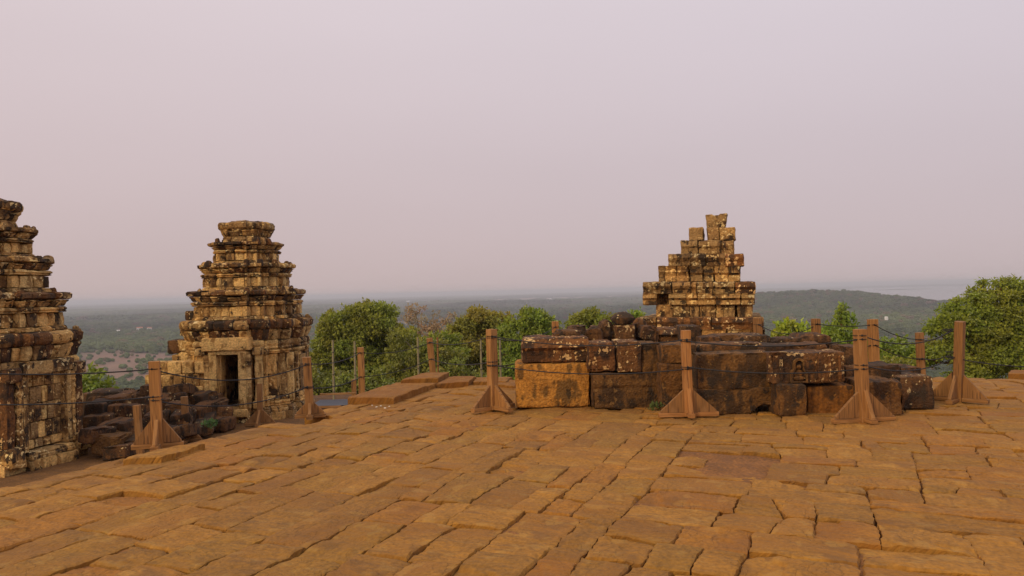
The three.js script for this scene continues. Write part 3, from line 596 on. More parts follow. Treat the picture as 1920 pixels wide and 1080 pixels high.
const towerCourses = [
  [Y2(-1.02), Y2(-0.84), 1.24, 'flat', MIX, 0.45], [Y2(-0.84), Y2(-0.72), 1.17, 'foot', MIX, 0.5], [Y2(-0.72), Y2(-0.6), 1.1, 'band', ['mixed', 'pale'], 0.45], [Y2(-0.6), Y2(-0.5), 1.09, 'foot', ['mixed', 'pale'], 0.45],
  [Y2(-0.5), Y2(-0.04), 1.075, 'flat', ['pale', 'mixed', 'pale', 'weathered'], 0.2], [Y2(-0.04), Y2(0.4), 1.075, 'flat', ['pale', 'mixed', 'pale'], 0.19], [Y2(0.4), Y2(0.5), 1.085, 'band', PALEISH, 0.4],
  [Y2(0.5), Y2(0.7), 1.1, 'band', ['pale', 'weathered', 'mixed'], 0.44], [Y2(0.7), Y2(0.93), 1.12, 'flare', ['pale', 'mixed', 'spotted', 'pale'], 0.17], [Y2(0.93), Y2(1.14), 1.125, 'cap', ['spotted', 'crust', 'mixed', 'weathered'], 0.3],
  ...tierCourses([[Y2(1.14), Y2(1.78), 0.985], [Y2(1.78), Y2(2.37), 0.795], [Y2(2.37), Y2(2.85), 0.6]]),
  [Y2(2.85), Y2(2.97), 0.42, 'foot', MIX, 0.3], [Y2(2.97), Y2(3.12), 0.425, 'flare', ['mixed', 'weathered'], 0.25], [Y2(3.12), Y2(3.3), 0.425, 'cap', ['weathered', 'crust', 'mixed'], 0.3],
];
function ringed(x, z, y0, y1, r, m, t, rings) {
  const pts = [], n = 40;
  for (let i = 0; i <= n; i++) { const y = lerp(y0, y1, i / n); let rr = r; for (const k of rings) rr += 0.35 * r * Math.exp(-Math.pow((y - k) / 0.022, 2)); pts.push(new THREE.Vector2(rr, y)); }
  const g = new THREE.LatheGeometry(pts, 10).toNonIndexed(); g.computeVertexNormals(); boxUV(g, x, z); part('colonette', g.translate(x, 0, z), m, t);
}
function jamb(t, name, w, h, d, x, y, z, m, seed, o = {}) { return part(name, blockGeo(w, h, d, { seed, amp: 0.006, round: 0.015, seg: 0.06, chip: 0.03, ...o }).translate(x, y, z), m, t); }
{ // the tower with the open doorway
  const c = D(467, 640, 17), pos = V(c.x, LOW, c.z);
  const t = tower('stone_tower', 'pale weathered stone tower with an open dark doorway, complete to its rounded top', pos, 0.0, 500, towerCourses, { door: { bottom: Y2(-0.72), top: Y2(0.48) } });
  const z = 1.3;
  jamb(t, 'door_jamb', 0.17, 1.2, 0.34, -0.31, Y2(-0.12), z - 0.13, M.pale[2], 1); jamb(t, 'door_jamb', 0.21, 1.2, 0.34, 0.33, Y2(-0.12), z - 0.13, M.pale[0], 2);
  jamb(t, 'door_jamb', 0.05, 1.14, 0.3, -0.215, Y2(-0.15), z - 0.27, M.pale[3], 12);
  jamb(t, 'door_head', 0.76, 0.09, 0.36, 0, Y2(0.465), z - 0.15, M.pale[1], 3);
  jamb(t, 'lintel', 0.98, 0.27, 0.34, -0.02, Y2(0.645), z - 0.1, M.pale[2], 4, { amp: 0.012 });
  jamb(t, 'threshold', 0.86, 0.16, 0.5, 0, Y2(-0.79), z - 0.1, M.pale[3], 5, { amp: 0.015 });
  for (const k of [-1, 1]) {
    ringed(k * 0.44, z + 0.02, Y2(-0.7), Y2(0.42), 0.05, M.pale[k > 0 ? 1 : 2], t, [-0.45, -0.1, 0.2, 0.28, 0.35].map(Y2));
    jamb(t, 'pilaster', 0.13, 1.1, 0.16, k * 0.6, Y2(-0.14), z - 0.16, M.pale[k > 0 ? 0 : 2], 8 + k, { amp: 0.012 });
    jamb(t, 'pilaster_capital', 0.2, 0.16, 0.24, k * 0.6, Y2(0.48), z - 0.14, M.mixed[0], 18 + k, { amp: 0.014 });
    jamb(t, 'pilaster_base', 0.2, 0.16, 0.24, k * 0.6, Y2(-0.64), z - 0.14, M.mixed[2], 28 + k, { amp: 0.014 });
  }
  // carved false door and pilasters on the right side
  for (const [zz, w, m] of [[-0.62, 0.12, M.spotted[0]], [-0.4, 0.1, M.mixed[2]], [0.4, 0.1, M.mixed[0]], [0.62, 0.12, M.pale[0]]]) jamb(t, 'pilaster', 0.14, 1.05, w, 1.15 - Math.abs(Math.abs(zz) - 0.4) * 0.2, Y2(-0.12), zz, m, 40 + zz * 10, { amp: 0.016 });
  jamb(t, 'false_door', 0.1, 0.95, 0.5, 1.17, Y2(-0.15), 0, M.mixed[1], 47, { amp: 0.012 });
  // flight of side blocks on the left
  for (const [x, y, w, h, m] of [[-1.22, -0.02, 0.3, 0.3, 'pale'], [-1.18, 0.3, 0.3, 0.28, 'pale'], [-1.2, 0.58, 0.26, 0.26, 'mixed'], [-1.42, 0.56, 0.3, 0.3, 'crust'], [-1.36, 0.22, 0.22, 0.34, 'pale'], [-1.13, 0.93, 0.3, 0.26, 'mixed'], [-1.02, 1.24, 0.28, 0.2, 'crust']])
    jamb(t, 'stone', w, h, 0.5, x - 0.07, Y2(y), 0.25, M[m][0], Math.round(x * 31 + y * 17) + 90, { amp: 0.014, round: 0.03 });
}
{ // coursed wall of pale blocks left of that tower
  const p = D(352, 700, 15.9), t = thing('block_wall', 'low wall of pale squared blocks at the left side of the doorway tower', 'wall', V(p.x, LOW, p.z)), R = rng(64);
  for (let r = 0; r < 5; r++) { let x = -0.72 + (r % 2) * -0.1; while (x < 0.3) { const w = 0.22 + 0.2 * R(), h = 0.26; const g = blockGeo(w - 0.012, h - 0.01, 0.42, { seed: r * 9 + x * 7, amp: 0.008, round: 0.018, seg: 0.07 }); part('stone', g.translate(x + w / 2, 0.13 + r * h, (R() - 0.5) * 0.03), M.pale[[2, 2, 0, 3][Math.floor(R() * 4)]], t); x += w; } }
}
{ // the left tower, cut by the photograph's edge
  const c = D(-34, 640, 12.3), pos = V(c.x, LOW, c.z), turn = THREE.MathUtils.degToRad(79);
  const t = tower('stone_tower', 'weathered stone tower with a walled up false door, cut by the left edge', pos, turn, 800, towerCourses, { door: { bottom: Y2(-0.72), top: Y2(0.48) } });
  const R = rng(5); let n = 0, y = Y2(-0.7);
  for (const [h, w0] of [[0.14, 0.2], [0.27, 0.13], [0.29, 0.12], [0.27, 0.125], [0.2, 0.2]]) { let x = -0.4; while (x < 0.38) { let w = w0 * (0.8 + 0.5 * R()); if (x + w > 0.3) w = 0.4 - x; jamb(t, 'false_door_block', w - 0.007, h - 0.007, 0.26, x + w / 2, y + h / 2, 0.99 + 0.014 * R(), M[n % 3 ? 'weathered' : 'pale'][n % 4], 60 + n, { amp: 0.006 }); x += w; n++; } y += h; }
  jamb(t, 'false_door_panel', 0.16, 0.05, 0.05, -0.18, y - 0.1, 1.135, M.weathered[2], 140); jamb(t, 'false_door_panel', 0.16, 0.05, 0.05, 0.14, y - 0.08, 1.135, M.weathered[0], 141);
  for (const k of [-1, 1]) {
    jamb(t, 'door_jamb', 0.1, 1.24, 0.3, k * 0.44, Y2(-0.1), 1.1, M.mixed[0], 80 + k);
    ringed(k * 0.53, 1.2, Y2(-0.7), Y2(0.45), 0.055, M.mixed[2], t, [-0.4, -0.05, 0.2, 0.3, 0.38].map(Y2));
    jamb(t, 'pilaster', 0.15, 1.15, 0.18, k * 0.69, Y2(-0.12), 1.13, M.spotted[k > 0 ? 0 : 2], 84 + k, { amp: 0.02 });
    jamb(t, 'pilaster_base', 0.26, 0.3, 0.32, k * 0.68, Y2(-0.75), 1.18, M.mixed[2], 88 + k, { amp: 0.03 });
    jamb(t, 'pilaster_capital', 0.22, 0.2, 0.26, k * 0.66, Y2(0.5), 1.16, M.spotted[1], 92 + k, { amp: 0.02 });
  }
  jamb(t, 'lintel', 1.0, 0.2, 0.3, 0, Y2(0.58), 1.16, M.mixed[1], 96, { amp: 0.02 });
}
{ // the ruined stepped tower behind the stone stack; its stones as the photograph shows them, course by course
  const c = D(1312, 600, 14.6), base = V(c.x, LOW, c.z), turn = THREE.MathUtils.degToRad(-17);
  const t = thing('stone_tower', 'ruined stepped tower of bare stacked blocks, narrowing to one top stone', 'tower', base, turn), R = rng(71);
  const S = (z) => 1160 + z / 3.857, Q = (z) => 380 + z / 3.857;
  // [top, bottom, distance of the face from the axis, profile, stones (left, right, look)]
  const rows = [
    [85, 180, 0.26, 'cup', [[628, 783, 'mixed']]],
    [180, 270, 0.34, 'plain', [[505, 612, 'pale'], [637, 728, 'mixed'], [728, 845, 'mixed']]],
    [275, 372, 0.42, 'lip', [[450, 575, 'mixed'], [575, 745, 'pale'], [745, 835, 'mixed']]],
    [372, 458, 0.62, 'lip', [[357, 520, 'mixed'], [520, 632, 'mixed'], [632, 770, 'mixed'], [770, 905, 'spotted']]],
    [458, 572, 0.56, 'mould', [[285, 335, 'crust'], [335, 420, 'pale'], [420, 510, 'pale'], [510, 610, 'mixed'], [610, 690, 'mixed'], [690, 795, 'pale'], [795, 880, 'mixed']]],
    [575, 660, 0.86, 'lip', [[172, 385, 'crust'], [385, 520, 'mixed'], [520, 562, 'pale'], [562, 680, 'crust'], [680, 840, 'mixed'], [840, 990, 'spotted']]],
    [657, 738, 0.84, 'mould', [[172, 275, 'pale'], [360, 490, 'mixed'], [490, 572, 'pale'], [572, 700, 'mixed'], [700, 885, 'pale'], [885, 985, 'mixed']]],
    [737, 832, 0.76, 'plain', [[268, 395, 'pale'], [395, 515, 'mixed'], [515, 585, 'pale'], [585, 705, 'mixed'], [705, 757, 'mixed'], [757, 840, 'mixed'], [858, 972, 'pale']]],
    [832, 917, 1.0, 'lip', [[130, 275, 'crust'], [275, 670, 'spotted'], [670, 975, 'spotted'], [975, 1050, 'crust']]],
    [917, 985, 1.02, 'mould', [[130, 345, 'spotted'], [345, 600, 'crust'], [600, 780, 'pale'], [780, 975, 'mixed'], [975, 1060, 'crust']]],
    [985, 1100, 1.06, 'plain', [[110, 330, 'crust'], [330, 560, 'mixed'], [560, 800, 'mixed'], [800, 1080, 'crust']]],
    [1100, 1230, 1.06, 'plain', [[110, 330, 'crust'], [330, 560, 'mixed'], [560, 800, 'mixed'], [800, 1080, 'crust']]],
    [1230, 1380, 1.1, 'plain', [[90, 330, 'crust'], [330, 560, 'mixed'], [560, 800, 'mixed'], [800, 1100, 'crust']]],
    [1380, 1560, 1.16, 'plain', [[80, 330, 'crust'], [330, 560, 'mixed'], [560, 800, 'mixed'], [800, 1120, 'crust']]],
  ];
  const fwd = V(Math.sin(turn), 0, Math.cos(turn)), side = V(Math.cos(turn), 0, -Math.sin(turn));
  const onFace = (px, py, dist) => { const r = ray(px, py), o = base.clone().addScaledVector(fwd, dist), k = (o.x * fwd.x + o.z * fwd.z) / (r.x * fwd.x + r.z * fwd.z), p = V(r.x * k, 1.6 + r.y * k, r.z * k); return [(p.x - base.x) * side.x + (p.z - base.z) * side.z, p.y - base.y]; };
  const shapes = {
    plain: null,
    cup: (q, w, h) => { const k = q.y / h + 0.5; q.x *= 0.86 + 0.18 * k; q.z *= 0.86 + 0.18 * k; if (k > 0.9 && Math.abs(q.x) < w * 0.2) q.y -= 0.03; },
    lip: (q, w, h, d) => { const k = q.y / h + 0.5; if (q.z > d * 0.2) q.z += 0.05 * sst(0.35, 0.6, k) - 0.03 * sst(0.85, 1, k); },
    mould: (q, w, h, d) => { const k = q.y / h + 0.5; if (q.z > d * 0.2) q.z += 0.035 * Math.sin(k * 13) * sst(0.3, 0.5, k) + 0.05 * sst(0.5, 1, k); },
  };
  let n = 0;
  const dim = (k, c) => M[k].map((m) => { const o = m.clone(); o.color.multiply(tone(...c)); return o; }), M3 = { pale: dim('weathered', [1.3, 1.27, 1.2]), mixed: [M.weathered[0], M.mixed[1], M.weathered[3], M.mixed[3]], crust: dim('mixed', [0.7, 0.66, 0.62]), spotted: dim('spotted', [1.6, 1.6, 1.6]) };
  for (const [ty, by, dist, pr, stones] of rows) {
    const wide = [];
    for (const [l, r, look] of stones) {
      const [x0, y1] = onFace(S(l), Q(ty), dist), [x1, y0] = onFace(S(r), Q(by), dist), w = x1 - x0 - 0.005, h = y1 - y0 - 0.003, d = Math.min(0.5, dist * 1.4);
      wide.push(x0, x1);
      const g = blockGeo(w, h, d, { seed: 300 + n, amp: 0.018, round: 0.012, seg: 0.04, chip: 0.05, shape: shapes[pr] });
      part('stone', g.translate((x0 + x1) / 2, (y0 + y1) / 2, dist - d / 2 + (R() - 0.5) * 0.025), M3[look][n % 4], t); n++;
    }
    // stones of the sides and back, on the same courses
    const [, yt] = onFace(S(600), Q(ty), dist), [, yb] = onFace(S(600), Q(by), dist), L = Math.min(...wide), Rr = Math.max(...wide), rear = [];
    const mid = (L + Rr) / 2, hw = (Rr - L) / 2;
    if (dist > 0.4) {
      for (const s of [-1, 1]) { let z = dist - 0.5; while (z > -dist) { const l = 0.35 + 0.2 * R(); rear.push(blockGeo(0.3, yt - yb - 0.006, l - 0.012, { seed: 340 + n++, amp: 0.013, round: 0.022, seg: 0.1 }).translate(s > 0 ? Rr - 0.17 : L + 0.17, (yt + yb) / 2, z - l / 2)); z -= l; } }
      const cw = 2 * hw - 0.4; if (cw > 0.1) rear.push(boxUV(new THREE.BoxGeometry(cw, yt - yb - 0.02, 2 * dist - 0.3).toNonIndexed().translate(mid, (yt + yb) / 2 - 0.004, -0.12)));
    }
    for (const g of rear) part('stone', g, M.weathered[n++ % 4], t);
  }
}

/* ------------------------------------------------------------------ loose blocks */
let bn = 0;
function block(label, r, depth, thick, look, o = {}) {   // r: the block's front in the photograph's pixels
  const [x0, y0, x1, y1] = r, S = depth / FPX, c = D((x0 + x1) / 2, (y0 + y1) / 2, depth), w = (x1 - x0) * S, h = (y1 - y0) * S;
  const g = blockGeo(w, h, thick, { seed: 10 + bn * 1.3, amp: 0.018, round: 0.02, seg: 0.04, chip: 0.09, ...o });
  const m = single('stone_block', g, Array.isArray(look) ? look[1] : M[look][bn++ % 4], label, 'stone block', o.group);
  m.position.set(c.x, c.y, c.z - thick / 2); m.rotation.set(o.rx || 0, o.ry || 0, o.rz ?? 0); return m;
}
const ledge = (q, w, h, d) => { const k = q.y / h + 0.5; if (q.z > 0) q.z += 0.05 * (sst(0.5, 0.58, k) - sst(0.62, 0.7, k) * 0.6) - 0.05 * sst(0.8, 1, k); q.x *= 1 - 0.05 * sst(0.75, 1, k); };
const pillow = (q, w, h, d) => { const k = 1 - 0.28 * Math.pow(Math.abs(2 * q.x / w), 3); q.y *= k; };
const dome = (q, w, h, d) => { const k = q.y / h + 0.5; const s = 1 - 0.35 * sst(0.55, 1, k) * 0.6; q.x *= s; q.z *= s; };
{
  const zf = (x, y) => -G(x, y).z;
  const a = zf(1036, 764), b = zf(1175, 765), c = zf(1275, 770), e = zf(1385, 775), f = zf(1490, 779), g5 = zf(1560, 775), h = zf(1660, 779), k = zf(1720, 768);
  block('large orange sandstone block with olive stains at the left end of the stack', [967, 682, 1106, 764], a, 0.8, 'orange', { round: 0.03, amp: 0.012 });
  block('broad dark block with a horizontal seam right of the orange block', [1112, 700, 1238, 766], b, 0.7, 'brown', { shape: (q, w, hh) => { if (q.z > 0 && Math.abs(q.y - hh * 0.1) < 0.03) q.z -= 0.02; } });
  block('ledged block with a row of pale lichen on top of the orange block', [979, 634, 1106, 680], a + 0.03, 0.75, 'spotted', { shape: ledge });
  block('white spotted block with a rounded left end', [1103, 643, 1155, 698], b + 0.02, 0.6, 'spotted', { round: 0.045 });
  block('white spotted squarish block, second in the upper course', [1158, 641, 1202, 698], b + 0.01, 0.6, 'spotted');
  block('plain dark upright block between the spotted block and the tall one', [1204, 645, 1239, 700], b + 0.03, 0.6, 'brown');
  block('dark upper block behind the middle stand', [1241, 646, 1307, 681], c + 0.05, 0.6, 'brown');
  block('tall flaking block standing behind the middle stand', [1240, 683, 1308, 770], c + 0.04, 0.6, 'brown', { amp: 0.024 });
  block('large plain dark block right of the middle stand', [1308, 663, 1445, 729], e + 0.02, 0.8, 'brown');
  block('long low block with a broken lower right corner', [1310, 729, 1460, 777], e, 0.7, 'brown', { shape: (q, w, hh) => { if (q.x > w * 0.12 && q.y < 0) q.y += 0.11 * sst(w * 0.12, w * 0.3, q.x) * sst(0.1, -hh / 2, q.y); } });
  block('small upright squared block at the foot of the stack', [1462, 721, 1513, 781], f - 0.06, 0.45, 'brown', { round: 0.025, chip: 0.03 });
  block('low block with an orange stain under the carved block', [1514, 723, 1608, 778], g5 + 0.05, 0.7, ['o', mat({ map: T.brown, bumpMap: T.rockBump, bumpScale: 0.03, color: tone(1.5, 1.25, 0.8) })]);
  block('flaking rough block behind the second stand from the right', [1622, 716, 1693, 781], h, 0.6, 'brown', { amp: 0.03, chip: 0.1 });
  block('dark squared block at the right end of the stack', [1688, 706, 1752, 768], k, 0.7, 'crust', { amp: 0.018 });
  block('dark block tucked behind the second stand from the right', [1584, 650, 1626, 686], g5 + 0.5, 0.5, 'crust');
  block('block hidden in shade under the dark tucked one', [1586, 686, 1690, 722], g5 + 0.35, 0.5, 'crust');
  block('flat slab lying behind the right end block', [1600, 690, 1728, 706], k + 0.75, 0.5, 'crust', { round: 0.02 });
  // carved block: niche with a figure
  { const cb = block('carved block with a small arched niche and figure, pale patches at its right', [1447, 661, 1585, 719], g5 - 0.03, 0.62, 'spotted');
    const S = g5 / FPX, put = (nm, geo, px, py, m) => { part(nm, geo, m, cb).position.set((px - 1516) * S, -(py - 690) * S, 0.31); };
    const sh = new THREE.Shape(); sh.moveTo(-0.1, -0.16); sh.lineTo(-0.1, -0.02); sh.lineTo(-0.065, 0.0); sh.lineTo(-0.065, 0.07); sh.absarc(0, 0.07, 0.065, Math.PI, 0, true); sh.lineTo(0.065, 0); sh.lineTo(0.1, -0.02); sh.lineTo(0.1, -0.16); sh.closePath();
    const hole = new THREE.Path(); hole.moveTo(-0.078, -0.14); hole.lineTo(-0.078, -0.04); hole.lineTo(-0.045, -0.01); hole.lineTo(-0.045, 0.065); hole.absarc(0, 0.065, 0.045, Math.PI, 0, true); hole.lineTo(0.045, -0.01); hole.lineTo(0.078, -0.04); hole.lineTo(0.078, -0.14); hole.closePath();
    sh.holes.push(hole); const fr = new THREE.ExtrudeGeometry(sh, { depth: 0.05, bevelEnabled: true, bevelSize: 0.006, bevelThickness: 0.006, bevelSegments: 2 }); fr.computeVertexNormals(); boxUV(fr);
    put('niche_frame', fr.translate(0, 0, -0.02), 1497, 692, M.brown[0]);
    const body = mergeGeometries([new THREE.SphereGeometry(0.03, 12, 10).translate(0, 0.03, 0.01), new THREE.SphereGeometry(0.05, 12, 10).scale(1.1, 1, 0.6).translate(0, -0.05, 0), new THREE.SphereGeometry(0.07, 12, 8).scale(1, 0.45, 0.5).translate(0, -0.11, 0.01)]).toNonIndexed(); boxUV(body);
    put('carved_figure', body, 1497, 692, M.brown[2]);
    for (const x of [1465, 1530, 1555, 1574]) put('carved_band', blockGeo(0.035, 0.3, 0.05, { seed: x, amp: 0.01, round: 0.012, seg: 0.03 }), x, 690, M.spotted[x % 4]); }
  // upper and rear rubble
  block('dark log shaped stone lying on the ledged block', [1038, 619, 1090, 634], a + 0.5, 0.3, 'crust', { round: 0.05 });
  block('rough dark rounded stone at the top left of the stack', [1064, 611, 1110, 645], a + 0.9, 0.5, 'crust', { round: 0.1, amp: 0.03 });
  block('dark round ended stone beside the rough one on top', [1100, 613, 1132, 648], a + 0.75, 0.5, 'crust', { round: 0.1 });
  block('hummocky dark stone left of the pale footed stone', [1126, 601, 1154, 642], b + 1.2, 0.5, 'crust', { round: 0.12, amp: 0.03 });
  { const o = block('upright stone with a rounded dark cap and pale spotted foot', [1153, 609, 1192, 640], b + 1.1, 0.5, 'spotted', { round: 0.03 }), S = (b + 1.1) / FPX;
    part('cap', blockGeo(41 * S, 24 * S, 0.5, { seed: 4.4, amp: 0.02, round: 0.1, seg: 0.04, shape: dome }), M.crust[0], o).position.y = 26 * S; }
  block('dark stone slumped right of the pale footed stone', [1193, 598, 1214, 640], b + 1.4, 0.5, 'crust', { round: 0.08 });
  block('low dark stone leaning before the stepped tower', [1204, 612, 1238, 644], b + 0.9, 0.5, 'crust', { round: 0.06, rz: -0.15 });
  block('spotted moulded stone before the foot of the stepped tower', [1236, 616, 1290, 642], c + 1.3, 0.5, 'spotted', { shape: ledge });
  block('dark capped stone behind the top of the middle stand', [1278, 611, 1314, 650], c + 1.0, 0.5, 'crust');
  block('flat dark slab on the large plain block', [1312, 645, 1432, 664], e + 0.45, 0.55, 'crust', { round: 0.03 });
  block('flat reddish slab on the carved block', [1432, 647, 1554, 664], g5 + 0.4, 0.55, 'crust', { round: 0.03 });
  block('long dark stone lying across behind the flat slabs', [1338, 628, 1448, 648], e + 1.1, 0.6, 'crust', { shape: pillow, round: 0.06 });
  block('thin dark slab lying behind the reddish slab', [1440, 634, 1524, 650], g5 + 1.0, 0.5, 'crust', { round: 0.04 });
  block('humped dark stone with a pale chip at the right rear of the stack', [1497, 626, 1562, 652], g5 + 1.0, 0.55, 'crust', { shape: pillow, round: 0.08 });
  block('dark stone before the stepped tower with a straight top', [1314, 632, 1352, 656], e + 1.0, 0.5, 'crust');
  // fill under the rear stones
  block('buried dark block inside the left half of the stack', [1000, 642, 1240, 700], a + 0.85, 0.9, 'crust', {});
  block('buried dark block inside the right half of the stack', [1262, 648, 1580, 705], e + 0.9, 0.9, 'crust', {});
}
{ // raised edge slabs at the far left corner of the terrace
  const slab = (label, pts, h, y, m, seed) => {   // pts: the four corners on the ground in pixels
    const q = pts.map(([x, py]) => toUV(G(x, py, y)));
    return single('edge_slab', slabGeo(q, { seed: 70 + seed, seg: 0.04, up: y + h }), m, label, 'stone slab');
  };
  const pv = mat({ map: T.paving, bumpMap: T.paveBump, bumpScale: 0.04, color: tone(0.86, 0.8, 0.74) });
  slab('long raised edge slab with a lichen patched near end', [[652, 757], [738, 757], [822, 726], [742, 728]], 0.1, 0, pv, 1);
  slab('raised edge slab continuing the long one towards the corner', [[752, 729], [822, 725], [842, 712], [800, 713]], 0.16, 0, pv, 2);
  slab('corner slab lying right of the long edge slab', [[818, 728], [878, 724], [892, 715], [845, 714]], 0.09, 0, pv, 3);
  slab('low edge slab behind the nearest left stand', [[888, 722], [948, 722], [960, 714], [892, 714]], 0.08, 0, pv, 4);
  slab('thin slab beside the orange block at the far edge', [[930, 726], [966, 728], [968, 717], [940, 716]], 0.06, 0, pv, 5);
  slab('thick tilted slab at the left edge of the paving before the tall left post', [[230, 870], [300, 868], [385, 842], [300, 848]], 0.07, 0, M.paving[2], 6);
  slab('flat stone lying at the far right edge of the paving', [[1890, 706], [1960, 706], [1960, 700], [1895, 700]], 0.06, 0, pv, 7);
}
{ // rubble heap between the two left towers
  const c = D(290, 800, 13.5), t = thing('rubble_heap', 'heap of dark tumbled stones between the two left towers', 'rubble', V(c.x, LOW, c.z)), R = rng(33);
  const Z = (x, y) => [150 + x / 4.909, 660 + y / 4.909];
  const L = [[90, 775, 345, 960, 10.4], [340, 800, 500, 930, 10.6], [150, 650, 455, 790, 10.9], [0, 720, 150, 860, 10.3], [0, 590, 240, 720, 11.2], [20, 470, 200, 620, 11.5], [240, 400, 430, 540, 11.9], [250, 500, 520, 640, 11.5], [400, 385, 520, 490, 12.1],
    [510, 320, 650, 430, 12.3], [540, 420, 650, 570, 11.9], [560, 580, 650, 780, 11.4], [740, 320, 970, 420, 12.7], [760, 400, 930, 500, 12.4], [760, 475, 935, 600, 12.0], [800, 560, 960, 700, 11.6], [780, 700, 900, 830, 11.2], [900, 690, 1010, 800, 11.4],
    [970, 390, 1170, 530, 12.9], [990, 500, 1125, 640, 12.4], [1000, 650, 1165, 770, 11.9], [1120, 540, 1220, 630, 12.8], [1215, 520, 1365, 640, 12.9], [1190, 620, 1350, 740, 12.5], [650, 560, 780, 720, 11.7], [640, 700, 800, 860, 11.2], [440, 640, 560, 800, 11.3], [200, 880, 420, 1000, 10.2], [430, 560, 560, 660, 11.8], [1090, 600, 1200, 720, 12.3], [640, 420, 780, 580, 12.2], [930, 540, 1020, 680, 12.1]];
  L.forEach(([x0, y0, x1, y1, d], i) => {
    const [ax, ay] = Z(x0, y0), [bx, by] = Z(x1, y1), d2 = d + 2, S = d2 / FPX, p = D((ax + bx) / 2, (ay + by) / 2, d2), w = (bx - ax) * S, h = (by - ay) * S, th = 0.4 + 0.25 * R();
    const g = blockGeo(w, h, th, { seed: 700 + i, amp: 0.022, round: 0.02 + 0.02 * R(), seg: 0.05, chip: 0.12, crease: 0.5 });
    g.rotateY((R() - 0.5) * 0.7); g.rotateZ((R() - 0.5) * 0.24); g.rotateX((R() - 0.5) * 0.3);
    part('stone', g.translate(p.x - t.position.x, p.y - LOW, p.z - t.position.z - th / 2), i === 0 || i === 1 ? M.brown[1] : M.crust[i % 4], t);
  });
  const fill = [];
  for (let i = 0; i < 26; i++) { const x = 150 + 235 * (i / 25), d = 14.8 + 0.3 * R(), p = D(x, 815, d); fill.push(blockGeo(0.5, 0.7, 0.6, { seed: 760 + i, amp: 0.05, round: 0.06, seg: 0.14 }).translate(p.x - t.position.x, 0.2 + 0.1 * R() + (x < 330 ? 0.15 : 0), p.z - t.position.z - 0.3)); }
  part('inner_rubble', mergeGeometries(fill), M.crust[1], t).userData.kind = 'stuff';
}

/* ------------------------------------------------------------------ fence: stands, posts, ropes */
const woodBox = (w, h, d, seed) => {
  let g = new THREE.BoxGeometry(w, h, d, 2, Math.max(2, Math.round(h / 0.15)), 2); g.deleteAttribute('uv'); g.deleteAttribute('normal'); g = mergeVertices(g, 1e-5);
  const p = g.attributes.position; for (let i = 0; i < p.count; i++) { let x = p.getX(i), y = p.getY(i), z = p.getZ(i); const k = Math.abs(x) > w * 0.4 && Math.abs(z) > d * 0.4 ? 0.9 : 1; x *= k; z *= k; const n = n3(y * 1.8, seed, 1) * 0.006; p.setXYZ(i, x + n + 0.004 * n3(x * 20, y * 5, seed), y + 0.004 * n3(x * 30, seed, z * 30), z + 0.004 * n3(z * 20, y * 5, seed + 3)); }
  g = toCreasedNormals(g, 0.5); return boxUV(g, seed * 0.37, seed * 0.61, 0.8);
};
const flatBox = (w, h, d, seed) => { const g = woodBox(h, w, d, seed); return g.rotateZ(Math.PI / 2); };   // grain along x
const POSTS = {};
// key, base px, base py (ground), level, height, width, turn, feet, lean (x), label
function post(key, p, h, w, turn, feet, lean, label, wi = 0, leanz = 0) {
  const t = thing('fence_post', label, feet ? 'fence stand' : 'fence post', p, turn), m = M.wood[wi], s = key * 0.17;
  const q = new THREE.Group();
  const dn = feet ? 0 : 0.8, g = woodBox(w, h + dn, w * 0.92, s).translate(0, (h - dn) / 2 + 0.005, 0); g.applyMatrix4(new THREE.Matrix4().makeRotationY(-turn)); g.applyMatrix4(new THREE.Matrix4().makeRotationZ(-lean)); g.applyMatrix4(new THREE.Matrix4().makeRotationY(turn));
  part('post', g, m, t);
  if (feet) {
    const L = feet.len, fh = 0.055, gh = feet.gusset;
    part('foot_beam', flatBox(2 * L, fh, 0.085, s + 1).translate(0, fh / 2, 0), m, t);
    const F = feet.front || L; for (const k of [1, -1]) part('foot_beam', flatBox(F - 0.045, fh, 0.085, s + 2 + k).rotateY(Math.PI / 2).translate(0, fh / 2 + 0.002, k * (F / 2 + 0.022)), m, t);
    for (let k = 0; k < 4; k++) {
      const flip = k * Math.PI / 2, gg = tri((k % 2 ? F : L) - w / 2 - 0.02, gh * (k % 2 && F < L ? 1.05 : 1), k % 2 && F < L ? 0.045 : 0.035); gg.computeVertexNormals(); boxUV(gg, s + k, 0.3, 0.8);
      part('brace', gg.translate(w / 2 - 0.004, fh + 0.003, 0).rotateY(flip), M.wood[k === 3 ? wi : 1], t);
    }
  }
  const up = V(lean, 0, 0);
  POSTS[key] = (k) => V(p.x + Math.sin(lean) * h * k, p.y + h * k, p.z).add(V(0, 0, w * 0.5));
  return t;
}
const ST = { len: 0.36, gusset: 0.28 };
post(1, G(925, 768), 1.09, 0.125, 0.72, ST, 0.0, 'tall wooden stand left of the orange block', 0);
post(2, G(1291, 781), 1.065, 0.115, 0.02, { len: 0.37, gusset: 0.28, front: 0.17 }, -0.01, 'tall wooden stand in the middle before the tall flaking block', 2);
post(3, G(1619, 791), 1.066, 0.125, 0.18, { len: 0.39, gusset: 0.3, front: 0.2 }, -0.02, 'tall wooden stand before the right half of the stone stack', 0);
post(4, G(1796, 753), 1.07, 0.125, 0.75, { len: 0.36, gusset: 0.33 }, -0.1, 'grey brown leaning stand on the right paving beyond the stack', 1);
